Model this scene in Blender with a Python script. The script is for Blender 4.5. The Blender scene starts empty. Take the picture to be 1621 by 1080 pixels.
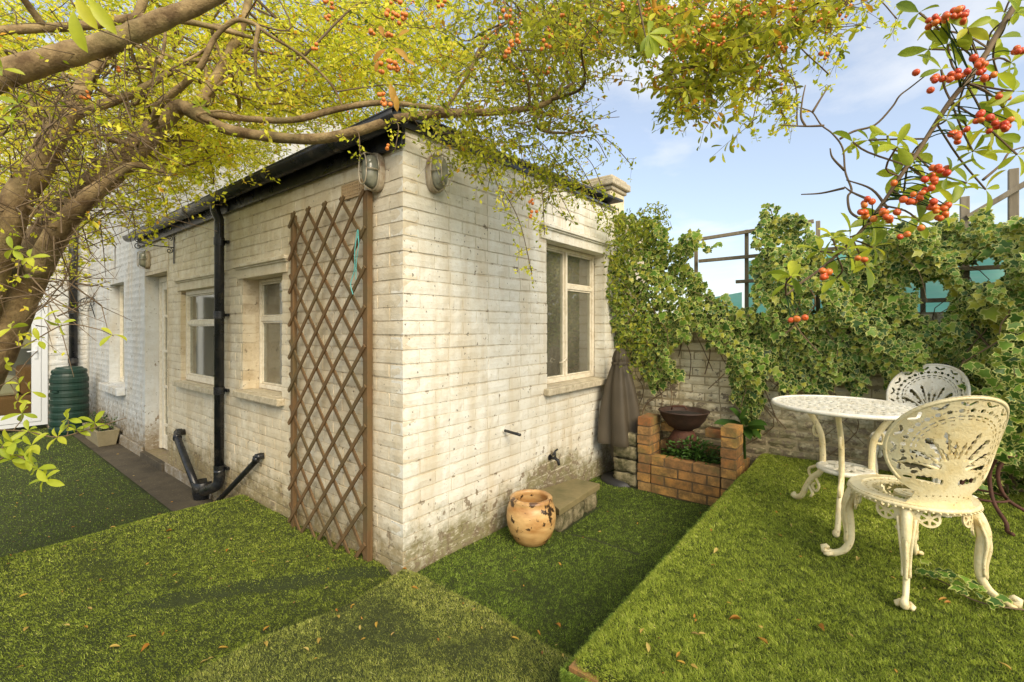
import bpy, math, random
import numpy as np
from mathutils import Vector, Matrix
R = math.radians
S = bpy.context.scene
COL = S.collection
rnd = random.Random(7)
rng = np.random.default_rng(11)

# ------------------------------------------------------------------ camera
FPX, CX, HZ, W0 = 730.0, 810.5, 518.0, 1621.0
YAW = 38.5
CAM = np.array((1.939, -1.524, 1.32))
FV = np.array((-math.sin(R(YAW)), math.cos(R(YAW)), 0.0))
RV = np.array((math.cos(R(YAW)), math.sin(R(YAW)), 0.0))
cam_d = bpy.data.cameras.new('camera'); cam = bpy.data.objects.new('camera', cam_d); COL.objects.link(cam)
cam.location = CAM; cam.rotation_euler = (R(90), 0, R(YAW))
cam_d.sensor_width = 36.0; cam_d.lens = 36.0*FPX/W0
cam_d.shift_y = -(540.0-HZ)/W0
cam_d.clip_start = 0.05; cam_d.clip_end = 900.0
S.camera = cam

# ------------------------------------------------------------------ light
SUN_DIR = Vector((0.78, -0.42, 0.66)).normalized()     # towards the sun
SUN_EL = math.asin(SUN_DIR.z); SUN_AZ = math.atan2(SUN_DIR.x, SUN_DIR.y)
sun_d = bpy.data.lights.new('sun', 'SUN'); sun = bpy.data.objects.new('sun', sun_d); COL.objects.link(sun)
sun_d.energy = 1.85; sun_d.angle = R(32); sun_d.color = (1.0, 0.86, 0.63)
sun.rotation_euler = SUN_DIR.to_track_quat('Z', 'Y').to_euler(); sun.location = (8, -6, 12)

world = bpy.data.worlds.new('World'); S.world = world; world.use_nodes = True
nt = world.node_tree; nt.nodes.clear()
out = nt.nodes.new('ShaderNodeOutputWorld'); bg = nt.nodes.new('ShaderNodeBackground')
sky = nt.nodes.new('ShaderNodeTexSky'); sky.sky_type = 'NISHITA'; sky.sun_disc = False
sky.sun_elevation = SUN_EL; sky.sun_rotation = SUN_AZ; sky.air_density = 1.0; sky.dust_density = 1.6; sky.ozone_density = 1.0
bg.inputs['Strength'].default_value = 0.125
tc = nt.nodes.new('ShaderNodeTexCoord'); sep = nt.nodes.new('ShaderNodeSeparateXYZ')
nt.links.new(tc.outputs['Generated'], sep.inputs[0])
def wmath(op, a, b=None):
    n = nt.nodes.new('ShaderNodeMath'); n.operation = op
    for i, v in enumerate((a, b)):
        if v is None: continue
        if isinstance(v, (int, float)): n.inputs[i].default_value = v
        else: nt.links.new(v, n.inputs[i])
    return n.outputs[0]
zz = wmath('MAXIMUM', wmath('ADD', sep.outputs[2], 0.12), 0.05)
cmb = nt.nodes.new('ShaderNodeCombineXYZ')
nt.links.new(wmath('DIVIDE', sep.outputs[0], zz), cmb.inputs[0]); nt.links.new(wmath('DIVIDE', sep.outputs[1], zz), cmb.inputs[1])
cmb.inputs[2].default_value = 3.7
cn = nt.nodes.new('ShaderNodeTexNoise'); cn.inputs['Scale'].default_value = 0.95; cn.inputs['Detail'].default_value = 9; cn.inputs['Roughness'].default_value = 0.58
nt.links.new(cmb.outputs[0], cn.inputs['Vector'])
cr = nt.nodes.new('ShaderNodeValToRGB'); cr.color_ramp.elements[0].position = 0.48; cr.color_ramp.elements[1].position = 0.68
cr.color_ramp.elements[0].color = (0.27, 0.27, 0.27, 1); cr.color_ramp.elements[1].color = (0.85, 0.85, 0.85, 1)
nt.links.new(cn.outputs[0], cr.inputs[0])
mx = nt.nodes.new('ShaderNodeMix'); mx.data_type = 'RGBA'
nt.links.new(cr.outputs[0], mx.inputs[0]); nt.links.new(sky.outputs[0], mx.inputs[6]); mx.inputs[7].default_value = (4.6, 4.6, 4.55, 1)
nt.links.new(mx.outputs[2], bg.inputs['Color']); nt.links.new(bg.outputs[0], out.inputs['Surface'])

S.view_settings.view_transform = 'Standard'; S.view_settings.look = 'None'
S.view_settings.exposure = 0.97; S.view_settings.gamma = 1.0; S.view_settings.use_curve_mapping = False
S.render.engine = 'CYCLES'
S.cycles.max_bounces = 8; S.cycles.diffuse_bounces = 6; S.cycles.transparent_max_bounces = 12; S.cycles.use_denoising = True
S.cycles.sample_clamp_indirect = 6.0

# ------------------------------------------------------------------ where a sight line meets a plane
def ray(px, py): return FV + (px-CX)/FPX*RV + np.array((0, 0, (HZ-py)/FPX))
def on_x(px, py, x0=0.0): d = ray(px, py); return CAM + d*((x0-CAM[0])/d[0])
def on_y(px, py, y0=0.0): d = ray(px, py); return CAM + d*((y0-CAM[1])/d[1])
def on_z(px, py, z0=0.0): d = ray(px, py); return CAM + d*((z0-CAM[2])/d[2])
def at_d(px, py, dep): return CAM + ray(px, py)*dep
def project(p):
    r = np.asarray(p, float)-CAM; d = r @ FV
    return CX + FPX*(r @ RV)/d, HZ - FPX*r[..., 2]/d, d

# ------------------------------------------------------------------ node helper
class NT:
    def __init__(s, m):
        s.t = m.node_tree; s.b = s.t.nodes['Principled BSDF']; s.o = s.t.nodes['Material Output']
        s.geo = s.t.nodes.new('ShaderNodeNewGeometry'); s.pos = s.geo.outputs['Position']
    def put(s, sock, v):
        if v is None: return
        if isinstance(v, (int, float)): sock.default_value = v
        elif isinstance(v, (tuple, list)): sock.default_value = tuple(v) if len(v) != 3 or sock.type == 'VECTOR' else (*v, 1)
        else: s.t.links.new(v, sock)
    def noise(s, scale, detail=4, rough=.55, vec=None, stretch=None, off=None):
        v = vec or s.pos
        if stretch or off:
            mp = s.t.nodes.new('ShaderNodeMapping'); s.t.links.new(v, mp.inputs[0])
            if stretch: mp.inputs['Scale'].default_value = stretch
            if off: mp.inputs['Location'].default_value = off
            v = mp.outputs[0]
        n = s.t.nodes.new('ShaderNodeTexNoise'); n.inputs['Scale'].default_value = scale
        n.inputs['Detail'].default_value = detail; n.inputs['Roughness'].default_value = rough
        s.t.links.new(v, n.inputs['Vector']); return n.outputs[0]
    def vor(s, scale, vec=None):
        n = s.t.nodes.new('ShaderNodeTexVoronoi'); n.inputs['Scale'].default_value = scale
        s.t.links.new(vec or s.pos, n.inputs['Vector']); return n.outputs['Distance']
    def ramp(s, f, *stops):
        n = s.t.nodes.new('ShaderNodeValToRGB'); s.t.links.new(f, n.inputs[0]); e = n.color_ramp.elements
        while len(e) < len(stops): e.new(0.5)
        for i, (p, c) in enumerate(stops):
            e[i].position = p; e[i].color = (c, c, c, 1) if isinstance(c, (int, float)) else (*c, 1)
        return n.outputs[0]
    def mix(s, f, a, b, mode='MIX'):
        n = s.t.nodes.new('ShaderNodeMix'); n.data_type = 'RGBA'; n.blend_type = mode
        s.put(n.inputs[0], f); s.put(n.inputs[6], a); s.put(n.inputs[7], b); return n.outputs[2]
    def math(s, op, a, b=None, clamp=False):
        n = s.t.nodes.new('ShaderNodeMath'); n.operation = op; n.use_clamp = clamp
        s.put(n.inputs[0], a); s.put(n.inputs[1], b); return n.outputs[0]
    def z(s):
        n = s.t.nodes.new('ShaderNodeSeparateXYZ'); s.t.links.new(s.pos, n.inputs[0]); return n.outputs[2]
    def attr(s, name):
        n = s.t.nodes.new('ShaderNodeAttribute'); n.attribute_name = name; return n
    def objrand(s):
        return s.t.nodes.new('ShaderNodeObjectInfo').outputs['Random']
    def maprange(s, v, a, b, c=0., d=1.):
        n = s.t.nodes.new('ShaderNodeMapRange'); s.put(n.inputs[0], v)
        for i, q in enumerate((a, b, c, d)): n.inputs[i+1].default_value = q
        return n.outputs[0]
    def bump(s, h, strength=.4, dist=.005):
        n = s.t.nodes.new('ShaderNodeBump'); n.inputs['Strength'].default_value = strength; n.inputs['Distance'].default_value = dist
        s.t.links.new(h, n.inputs['Height']); s.t.links.new(n.outputs[0], s.b.inputs['Normal'])
    def col(s, c): s.put(s.b.inputs['Base Color'], c)

MAT = {}
def mat(name, color=(.5, .5, .5), rough=.6, fn=None, spec=.5, metal=0.):
    m = bpy.data.materials.new(name); m.use_nodes = True; n = NT(m)
    n.b.inputs['Base Color'].default_value = (*color, 1); n.b.inputs['Roughness'].default_value = rough
    n.b.inputs['Metallic'].default_value = metal; n.b.inputs['Specular IOR Level'].default_value = spec
    if fn: fn(n)
    MAT[name] = m; return m

def paint_fn(light, dark, moss, chips=.64, ground=.0, reach=.55, bumps=.5, yellow=(.50, .37, .17), spot=None):
    def f(n):
        big = n.noise(1.7, 5, .6); mid = n.noise(9, 6, .65); fine = n.noise(55, 4, .6)
        streak = n.noise(7, 4, .6, stretch=(1, 1, .18))
        c = n.mix(n.ramp(mid, (.42, 0.), (.74, 1.)), light, dark)
        c = n.mix(n.math('MULTIPLY', n.ramp(streak, (.46, 0.), (.70, 1.)), .5), c, yellow)
        c = n.mix(n.math('MULTIPLY', n.ramp(big, (.44, 0.), (.68, 1.)), .55), c, dark)
        hz = n.maprange(n.z(), ground, ground+reach, 1., 0.)
        if spot:
            sx = n.t.nodes.new('ShaderNodeSeparateXYZ'); n.t.links.new(n.pos, sx.inputs[0]); ay = n.math('ABSOLUTE', n.math('SUBTRACT', sx.outputs[1], spot[0])); hz = n.math('ADD', hz, n.math('MULTIPLY', n.math('MULTIPLY', n.maprange(ay, 0., spot[1], 1., 0.), n.maprange(sx.outputs[2], spot[2], spot[3], 1., 0.)), .8))
        g = n.math('ADD', n.math('MULTIPLY', hz, .58), n.math('MULTIPLY', n.noise(6, 7, .75, off=(3, 1, 2)), .85))
        c = n.mix(n.ramp(g, (.68, 0.), (.92, .9)), c, moss)
        chip = n.noise(13, 5, .62, off=(9, 2, 4)); chip2 = n.math('ADD', chip, n.math('MULTIPLY', hz, .15))
        c = n.mix(n.ramp(chip2, (chips+.025, 0.), (chips+.05, .92)), c, n.mix(fine, (.30, .24, .15), (.14, .10, .06)))
        c = n.mix(n.ramp(n.noise(34, 3, .6, off=(1, 7, 3)), (.665, 0.), (.70, .9)), c, (.09, .07, .04)); c = n.mix(n.ramp(n.noise(24, 6, .7, off=(2, 3, 9), stretch=(1, 1, 2.2)), (.54, 0.), (.62, .65)), c, dark)
        n.col(c); n.b.inputs['Roughness'].default_value = .62
        h = n.math('ADD', n.math('MULTIPLY', fine, .6), n.math('ADD', n.math('MULTIPLY', mid, 1.0), n.math('MULTIPLY', n.noise(190, 3), .18)))
        n.bump(h, bumps, .008)
    return f
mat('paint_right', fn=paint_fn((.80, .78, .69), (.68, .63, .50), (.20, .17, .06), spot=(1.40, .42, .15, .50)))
mat('paint_left_shaded', fn=paint_fn((.745, .68, .53), (.58, .49, .33), (.26, .20, .09), chips=.66))  # tanner copy of the white paint, this wall's warm shade put into its colour
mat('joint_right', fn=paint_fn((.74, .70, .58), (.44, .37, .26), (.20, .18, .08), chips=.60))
mat('joint_left_shaded', fn=paint_fn((.68, .60, .44), (.42, .33, .21), (.20, .16, .07), chips=.60))  # joint tanned to match, the same shade put into its colour
mat('paint_house', fn=paint_fn((.62, .64, .64), (.50, .50, .47), (.24, .19, .12), chips=.62, ground=-.2, reach=.9))
mat('paint_garden', fn=paint_fn((.84, .76, .54), (.66, .55, .32), (.15, .13, .05), chips=.60, ground=.3, reach=.8, bumps=.8))
mat('mortar_garden', (.20, .15, .08), .95, lambda n: (n.col(n.mix(n.noise(20, 6, .7), (.22, .17, .09), (.60, .50, .30))), n.bump(n.noise(60, 5), .8, .01)))
def red_fn(n):
    r = n.objrand(); c = n.ramp(r, (0., (.46, .21, .05)), (.35, (.62, .34, .09)), (.7, (.33, .12, .035)), (1., (.48, .29, .10)))
    c = n.mix(n.ramp(n.noise(16, 6, .7), (.36, 0.), (.60, .85)), c, (.15, .09, .035))
    c = n.mix(n.ramp(n.noise(5, 5, .6, off=(4, 4, 4)), (.5, 0.), (.66, .5)), c, (.14, .15, .04))
    n.col(c); n.bump(n.noise(70, 5, .7), .7, .006)
mat('mortar_brown', (.14, .09, .05), .95, lambda n: (n.col(n.mix(n.noise(20, 6, .7), (.07, .045, .02), (.24, .16, .08))), n.bump(n.noise(60, 5), .8, .01)))
mat('red_brick', (.4, .15, .05), .85, red_fn)
mat('stone_mossy', (.3, .28, .18), .9, lambda n: (n.col(n.mix(n.ramp(n.noise(14, 7, .7), (.4, 0.), (.62, 1.)), (.075, .07, .025), n.mix(n.noise(40), (.22, .18, .09), (.42, .36, .22)))), n.bump(n.noise(28, 7, .7), .9, .02)))
mat('slab_stone', (.3, .25, .15), .8, lambda n: (n.col(n.mix(n.ramp(n.noise(7, 6, .65), (.35, 0.), (.7, 1.)), (.24, .19, .085), (.13, .115, .045))), n.bump(n.noise(90, 5, .7), .4, .004)))
def wood_fn(a, b, c2):
    def f(n):
        g = n.noise(30, 5, .6, stretch=(1, 1, .08)); c = n.mix(n.ramp(g, (.35, 0.), (.7, 1.)), a, b)
        c = n.mix(n.ramp(n.noise(4, 3), (.45, 0.), (.65, .6)), c, c2); n.col(c); n.bump(n.noise(90, 4, .6, stretch=(1, 1, .1)), .4, .003)
    return f
mat('trellis_wood', fn=wood_fn((.105, .058, .020), (.18, .105, .04), (.10, .08, .03)), rough=.75)
mat('grey_wood', fn=wood_fn((.22, .18, .12), (.34, .29, .21), (.15, .12, .07)), rough=.85)
mat('gutter_black', (.012, .012, .013), .28, lambda n: (n.col(n.mix(n.ramp(n.noise(12, 5), (.5, 0.), (.8, 1.)), (.010, .011, .013), (.05, .045, .035))), n.put(n.b.inputs['Roughness'], n.maprange(n.noise(9, 4), .3, .7, .18, .45))))
mat('slate', (.05, .055, .06), .6, lambda n: n.bump(n.noise(25, 5), .5, .01))
mat('lead', (.10, .115, .13), .5)
def oldpaint_fn(n):
    c = n.mix(n.ramp(n.noise(22, 6, .7), (.4, 0.), (.7, 1.)), (.78, .72, .58), (.60, .52, .37))
    c = n.mix(n.ramp(n.noise(45, 5, .7, off=(2, 5, 1)), (.63, 0.), (.68, .8)), c, (.22, .16, .09)); n.col(c); n.bump(n.noise(80, 5, .7), .4, .003)
mat('old_white', (.7, .65, .5), .55, oldpaint_fn)
mat('sill_stone', (.4, .35, .25), .85, lambda n: (n.col(n.mix(n.ramp(n.noise(18, 7, .75), (.40, 0.), (.72, 1.)), (.60, .53, .38), (.30, .24, .14))), n.bump(n.noise(45, 6, .7), .8, .008)))
mat('upvc', (.62, .65, .68), .3)
mat('room_wall', (.34, .31, .24), .9)
mat('curtain', (.62, .60, .50), .8, lambda n: n.bump(n.noise(20, 3, stretch=(1, 1, .05)), .6, .02))
mat('sofa', (.40, .20, .08), .9)
mat('blind', (.80, .70, .48), .8)
def glass_fn(n):
    t = n.t; g = t.nodes.new('ShaderNodeBsdfGlossy'); g.inputs['Roughness'].default_value = .04; g.inputs['Color'].default_value = (.9, .92, .9, 1)
    tr = t.nodes.new('ShaderNodeBsdfTransparent'); tr.inputs['Color'].default_value = (.72, .74, .68, 1)
    df = t.nodes.new('ShaderNodeBsdfDiffuse'); df.inputs['Color'].default_value = (.42, .39, .28, 1)
    fr = t.nodes.new('ShaderNodeFresnel'); fr.inputs['IOR'].default_value = 1.55
    m1 = t.nodes.new('ShaderNodeMixShader'); m2 = t.nodes.new('ShaderNodeMixShader')
    t.links.new(n.ramp(n.noise(2.5, 3, .5), (.35, .20), (.75, .38)), m1.inputs[0]); t.links.new(tr.outputs[0], m1.inputs[1]); t.links.new(df.outputs[0], m1.inputs[2])
    t.links.new(n.math('ADD', n.math('MULTIPLY', fr.outputs[0], 1.0), .10), m2.inputs[0]); t.links.new(m1.outputs[0], m2.inputs[1]); t.links.new(g.outputs[0], m2.inputs[2])
    t.links.new(m2.outputs[0], n.o.inputs['Surface'])
mat('glass', fn=glass_fn)
def clear_fn(n):
    t = n.t; g = t.nodes.new('ShaderNodeBsdfGlossy'); g.inputs['Roughness'].default_value = .02; tr = t.nodes.new('ShaderNodeBsdfTransparent'); tr.inputs['Color'].default_value = (.86, .89, .86, 1)
    fr = t.nodes.new('ShaderNodeFresnel'); fr.inputs['IOR'].default_value = 1.5; m1 = t.nodes.new('ShaderNodeMixShader'); t.links.new(fr.outputs[0], m1.inputs[0]); t.links.new(tr.outputs[0], m1.inputs[1]); t.links.new(g.outputs[0], m1.inputs[2]); t.links.new(m1.outputs[0], n.o.inputs['Surface'])
mat('clear_glass', fn=clear_fn)
mat('lamp_glass', (.55, .56, .45), .08, lambda n: n.col(n.ramp(n.noise(12, 3), (.4, (.16, .17, .13)), (.7, (.34, .33, .24)))))
mat('cage_metal', (.42, .36, .25), .35, metal=.3)
mat('vent_clay', (.46, .33, .18), .8)
mat('lamp_metal', (.50, .42, .28), .5, lambda n: (n.col(n.mix(n.ramp(n.noise(14, 4, .6), (.45, 0.), (.7, 1.)), (.40, .34, .24), (.17, .09, .04))), n.bump(n.noise(80), .4, .003)))
mat('dark_metal', (.03, .03, .03), .5, metal=.4)
mat('butt_green', (.008, .055, .035), .42, lambda n: n.col(n.mix(n.ramp(n.noise(9, 5), (.45, 0.), (.8, .6)), (.005, .030, .019), (.03, .045, .03))))
mat('concrete_trough', (.4, .36, .27), .9, lambda n: (n.col(n.mix(n.noise(12, 6, .7), (.16, .14, .07), (.38, .32, .20))), n.bump(n.noise(60, 5, .7), .5, .006)))
mat('soil', (.03, .022, .014), .95, lambda n: n.bump(n.noise(40, 6, .8), 1., .03))
def path_fn(n):
    c = n.mix(n.ramp(n.noise(3.5, 7, .7), (.35, 0.), (.65, 1.)), (.045, .036, .022), (.10, .08, .05))
    c = n.mix(n.ramp(n.noise(55, 4, .7), (.62, 0.), (.72, .7)), c, (.30, .24, .17)); n.col(c); n.bump(n.noise(50, 6, .7), .6, .008)
mat('path_concrete', (.1, .08, .06), .8, path_fn)
mat('ground_earth', (.06, .05, .03), .95, lambda n: n.col(n.mix(n.noise(.6, 6), (.05, .06, .02), (.10, .08, .05))))
def turf_fn(n):
    c = n.mix(n.ramp(n.noise(2.2, 6, .65), (.36, 0.), (.64, 1.)), (.060, .085, .014), (.10, .12, .02))
    c = n.mix(n.noise(120, 3, .7), c, (.022, .035, .006)); n.col(c); n.bump(n.noise(220, 4, .8), 1., .02)
mat('turf_base', (.05, .08, .02), .95, turf_fn)
def sheer(n):
    t = n.t; tr = t.nodes.new('ShaderNodeBsdfTranslucent'); tr.inputs['Color'].default_value = (.35, .9, .72, 1); ms = t.nodes.new('ShaderNodeMixShader'); ms.inputs[0].default_value = .5
    t.links.new(n.b.outputs[0], ms.inputs[1]); t.links.new(tr.outputs[0], ms.inputs[2]); t.links.new(ms.outputs[0], n.o.inputs['Surface'])
def leafy(ramp_stops, trans=.45, rough=.5, edge=None, stain=True, attr='tint'):
    def f(n):
        a = n.attr(attr); c = n.ramp(a.outputs['Fac'], *ramp_stops)
        if edge:
            e = n.attr('edge').outputs['Fac']; e2 = n.math('ADD', e, n.math('MULTIPLY', n.math('SUBTRACT', n.noise(45, 3), .5), .5))
            c = n.mix(n.ramp(e2, (.76, 0.), (.88, 1.)), c, edge)
        if stain: c = n.mix(n.math('MULTIPLY', n.noise(60, 3), .35), c, (.05, .06, .01))
        t = n.t; n.col(c); n.b.inputs['Roughness'].default_value = rough; n.b.inputs['Specular IOR Level'].default_value = .35
        tr = t.nodes.new('ShaderNodeBsdfTranslucent'); n.put(tr.inputs['Color'], c); ms = t.nodes.new('ShaderNodeMixShader'); ms.inputs[0].default_value = trans
        t.links.new(n.b.outputs[0], ms.inputs[1]); t.links.new(tr.outputs[0], ms.inputs[2]); t.links.new(ms.outputs[0], n.o.inputs['Surface'])
    return f
mat('turf_blade', fn=leafy(((0., (.045, .065, .010)), (.3, (.15, .25, .028)), (.6, (.32, .43, .05)), (.88, (.52, .54, .10)), (1., (.68, .60, .24))), .35, .6, stain=False))
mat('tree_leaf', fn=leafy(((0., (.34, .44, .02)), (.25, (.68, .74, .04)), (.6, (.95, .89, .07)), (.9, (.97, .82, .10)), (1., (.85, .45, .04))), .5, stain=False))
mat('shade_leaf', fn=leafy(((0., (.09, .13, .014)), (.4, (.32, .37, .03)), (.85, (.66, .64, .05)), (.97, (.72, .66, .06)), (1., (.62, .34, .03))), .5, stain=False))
mat('sprig_leaf', fn=leafy(((0., (.17, .27, .03)), (.5, (.50, .60, .04)), (.88, (.74, .76, .06)), (.98, (.78, .74, .06)), (1., (.72, .42, .04))), .5, .38))
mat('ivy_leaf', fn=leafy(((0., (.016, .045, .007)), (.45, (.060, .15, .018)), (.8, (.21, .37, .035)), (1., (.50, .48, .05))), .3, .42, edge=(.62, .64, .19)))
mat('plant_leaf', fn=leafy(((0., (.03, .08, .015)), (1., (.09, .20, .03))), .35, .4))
mat('fallen_leaf', fn=leafy(((0., (.50, .20, .03)), (.4, (.62, .38, .06)), (.8, (.66, .52, .16)), (1., (.28, .10, .03))), .3, .6))
mat('berry', (.62, .09, .02), .28, lambda n: n.col(n.ramp(n.objrand(), (0., (.55, .05, .015)), (.6, (.66, .12, .02)), (1., (.72, .22, .03)))))
mat('berry_orange', (.72, .22, .03), .35)
def turf_mat(name, g):
    r, gg, b = g; mat(name, fn=leafy(((0., (r*.22, gg*.24, b*.3)), (.3, (r*.62, gg*.68, b*.6)), (.6, (r, gg, b)), (.88, (r*1.5, gg*1.35, b*1.8)), (1., (min(.8, r*2.3+.1), min(.75, gg*1.5+.05), b*4))), .35, .6, stain=False))
turf_mat('turf_emerald', (.37, .50, .07)); turf_mat('turf_olive', (.46, .49, .10)); turf_mat('turf_mid', (.43, .51, .07)); turf_mat('turf_far', (.31, .42, .07)); turf_mat('turf_deck', (.46, .54, .07))
def bark_fn(n):
    g = n.noise(10, 7, .65); c = n.mix(n.ramp(g, (.38, 0.), (.66, 1.)), (.13, .078, .030), (.42, .30, .135))
    c = n.mix(n.ramp(n.noise(4, 4, off=(5, 5, 5)), (.5, 0.), (.7, .6)), c, (.17, .15, .05)); n.col(c)
    n.bump(n.math('ADD', n.noise(26, 7, .7), n.math('MULTIPLY', n.noise(110, 3), .3)), .9, .012)
mat('bark', (.2, .14, .07), .85, bark_fn)
mat('twig_brown', (.13, .085, .04), .8, lambda n: n.col(n.mix(n.noise(9, 4), (.07, .045, .022), (.22, .15, .075))))
mat('rust', (.12, .05, .025), .8, lambda n: (n.col(n.mix(n.noise(20, 6, .7), (.020, .012, .008), (.13, .042, .018))), n.bump(n.noise(60, 5), .5, .004)))
mat('dark_iron', (.03, .02, .015), .6, lambda n: (n.col(n.mix(n.noise(24, 6, .7), (.012, .010, .009), (.075, .035, .02))), n.bump(n.noise(60), .5, .004)))
mat('cover_brown', (.10, .078, .05), .7, lambda n: (n.col(n.mix(n.noise(5, 5), (.042, .033, .019), (.085, .066, .040))), n.bump(n.noise(300, 2), .2, .001)))
mat('net_teal', (.10, .55, .40), .6, lambda n: (n.col(n.mix(n.ramp(n.noise(3, 4, stretch=(1, 1, 12)), (.35, 0.), (.65, 1.)), (.28, .80, .62), (.66, .92, .82))), sheer(n)))
mat('twine', (.10, .42, .40), .7)
def castiron(ca, cb):
    def f(n):
        c = n.mix(n.ramp(n.noise(9, 6, .7), (.45, 0.), (.75, .8)), ca, cb)
        c = n.mix(n.ramp(n.noise(55, 6, .7, off=(3, 3, 3)), (.61, 0.), (.66, .75)), c, (.28, .17, .07)); c = n.mix(n.ramp(n.noise(18, 6, .7, off=(7, 1, 3)), (.5, 0.), (.7, .6)), c, cb)
        n.col(c); n.bump(n.math('ADD', n.noise(120, 4), n.math('MULTIPLY', n.noise(35, 4), 1.2)), .5, .004)
    return f
mat('cast_cream', (.75, .7, .5), .42, castiron((.80, .70, .42), (.66, .50, .20)))
mat('cast_white', (.75, .7, .6), .42, castiron((.80, .77, .66), (.62, .55, .38)))
def glaze(n):
    c = n.mix(n.ramp(n.noise(6, 5, stretch=(1, 1, 3)), (.38, 0.), (.66, 1.)), (.66, .42, .17), (.40, .19, .055))
    c = n.mix(n.ramp(n.noise(14, 6, .7, off=(6, 1, 2)), (.57, 0.), (.585, 1.)), c, (.045, .025, .012)); c = n.mix(n.math('MULTIPLY', n.maprange(n.z(), .24, .31, 0., 1.), n.ramp(n.noise(20, 5), (.35, 0.), (.6, .8))), c, (.22, .10, .045))
    n.col(c); n.bump(n.noise(22, 6, .7), .35, .008)
mat('pot_glaze', (.6, .4, .2), .36, glaze)
mat('terracotta_dark', (.12, .05, .03), .8)

# ------------------------------------------------------------------ mesh helpers
def mesh_np(name, v, f=None, loops=None, starts=None, smooth=False):
    me = bpy.data.meshes.new(name); v = np.asarray(v, np.float32)
    if f is not None:
        f = np.asarray(f, np.int32); k = f.shape[1]; loops = f.ravel(); starts = np.arange(len(f), dtype=np.int32)*k
    me.vertices.add(len(v)); me.vertices.foreach_set('co', v.ravel())
    me.loops.add(len(loops)); me.loops.foreach_set('vertex_index', np.asarray(loops, np.int32))
    me.polygons.add(len(starts)); me.polygons.foreach_set('loop_start', np.asarray(starts, np.int32))
    if smooth: me.polygons.foreach_set('use_smooth', np.ones(len(starts), bool))
    me.update(calc_edges=True); return me
def add_attr(me, name, vals):
    a = me.attributes.new(name, 'FLOAT', 'POINT'); a.data.foreach_set('value', np.asarray(vals, np.float32))
class MB:
    def __init__(s): s.v = []; s.f = []; s.e = None
    def add(s, v, f):
        o = len(s.v); s.v += [tuple(map(float, p)) for p in v]; s.f += [tuple(i+o for i in q) for q in f]; return s
    def box(s, lo, hi, rot=0., c=None):
        x0, y0, z0 = lo; x1, y1, z1 = hi
        v = [(x0, y0, z0), (x1, y0, z0), (x1, y1, z0), (x0, y1, z0), (x0, y0, z1), (x1, y0, z1), (x1, y1, z1), (x0, y1, z1)]
        if rot:
            cx, cy = c or ((x0+x1)/2, (y0+y1)/2); ca, sa = math.cos(rot), math.sin(rot)
            v = [(cx+(a-cx)*ca-(b-cy)*sa, cy+(a-cx)*sa+(b-cy)*ca, z) for a, b, z in v]
        return s.add(v, [(0, 3, 2, 1), (4, 5, 6, 7), (0, 1, 5, 4), (1, 2, 6, 5), (2, 3, 7, 6), (3, 0, 4, 7)])
    def tube(s, pts, rad, n=8, caps=True, flat=1.0):
        pts = [Vector(p) for p in pts]; m = len(pts)
        if isinstance(rad, (int, float)): rad = [rad]*m
        t0 = (pts[1]-pts[0]).normalized(); up = Vector((0, 0, 1)) if abs(t0.z) < .9 else Vector((1, 0, 0))
        nrm = (up - t0*up.dot(t0)).normalized(); v = []; f = []
        for i in range(m):
            t = (pts[min(i+1, m-1)]-pts[max(i-1, 0)])
            t = t.normalized() if t.length > 1e-9 else t0
            nrm = (nrm - t*nrm.dot(t)); nrm = nrm.normalized() if nrm.length > 1e-6 else t.orthogonal().normalized()
            b = t.cross(nrm)
            for k in range(n):
                a = 2*math.pi*k/n; v.append(pts[i] + nrm*math.cos(a)*rad[i] + b*math.sin(a)*rad[i]*flat)
        for i in range(m-1):
            for k in range(n):
                f.append((i*n+k, i*n+(k+1) % n, (i+1)*n+(k+1) % n, (i+1)*n+k))
        if caps: f.append(tuple(range(n))[::-1]); f.append(tuple((m-1)*n+k for k in range(n)))
        return s.add(v, f)
    def lathe(s, prof, n=32, c=(0, 0, 0), mod=None):
        v = []; f = []; m = len(prof)
        for i, (r, z) in enumerate(prof):
            for k in range(n):
                a = 2*math.pi*k/n; rr = r*(mod(a, z) if mod else 1.)
                v.append((c[0]+rr*math.cos(a), c[1]+rr*math.sin(a), c[2]+z))
        for i in range(m-1):
            for k in range(n): f.append((i*n+k, i*n+(k+1) % n, (i+1)*n+(k+1) % n, (i+1)*n+k))
        return s.add(v, f)
    def mesh(s, name, smooth=False):
        me = bpy.data.meshes.new(name); me.from_pydata(s.v, [], s.f)
        if smooth: me.polygons.foreach_set('use_smooth', np.ones(len(me.polygons), bool))
        me.update(); return me
def link(name, me, m=None, parent=None, loc=None, rotz=None, label=None, kind=None, smooth=False, bevel=None):
    if isinstance(me, MB): me = me.mesh(name, smooth)
    o = bpy.data.objects.new(name, me); COL.objects.link(o)
    if m and not me.materials: me.materials.append(MAT[m])
    if parent: o.parent = parent
    if loc is not None: o.location = loc
    if rotz is not None: o.rotation_euler = (0, 0, rotz)
    if label: o['label'] = label
    if kind: o['kind'] = kind
    if bevel:
        b = o.modifiers.new('Bevel', 'BEVEL'); b.width = bevel; b.segments = 2; b.limit_method = 'ANGLE'; b.harden_normals = False
    return o
def tag(o, label, cat, group=None):
    o['label'] = label; o['category'] = cat
    if group: o['group'] = group
    return o
def thing(name, label, cat, loc=(0, 0, 0), rotz=0., group=None):
    o = bpy.data.objects.new(name, None); COL.objects.link(o); o.location = loc; o.rotation_euler = (0, 0, rotz)
    o.empty_display_size = .1
    return tag(o, label, cat, group)
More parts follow.
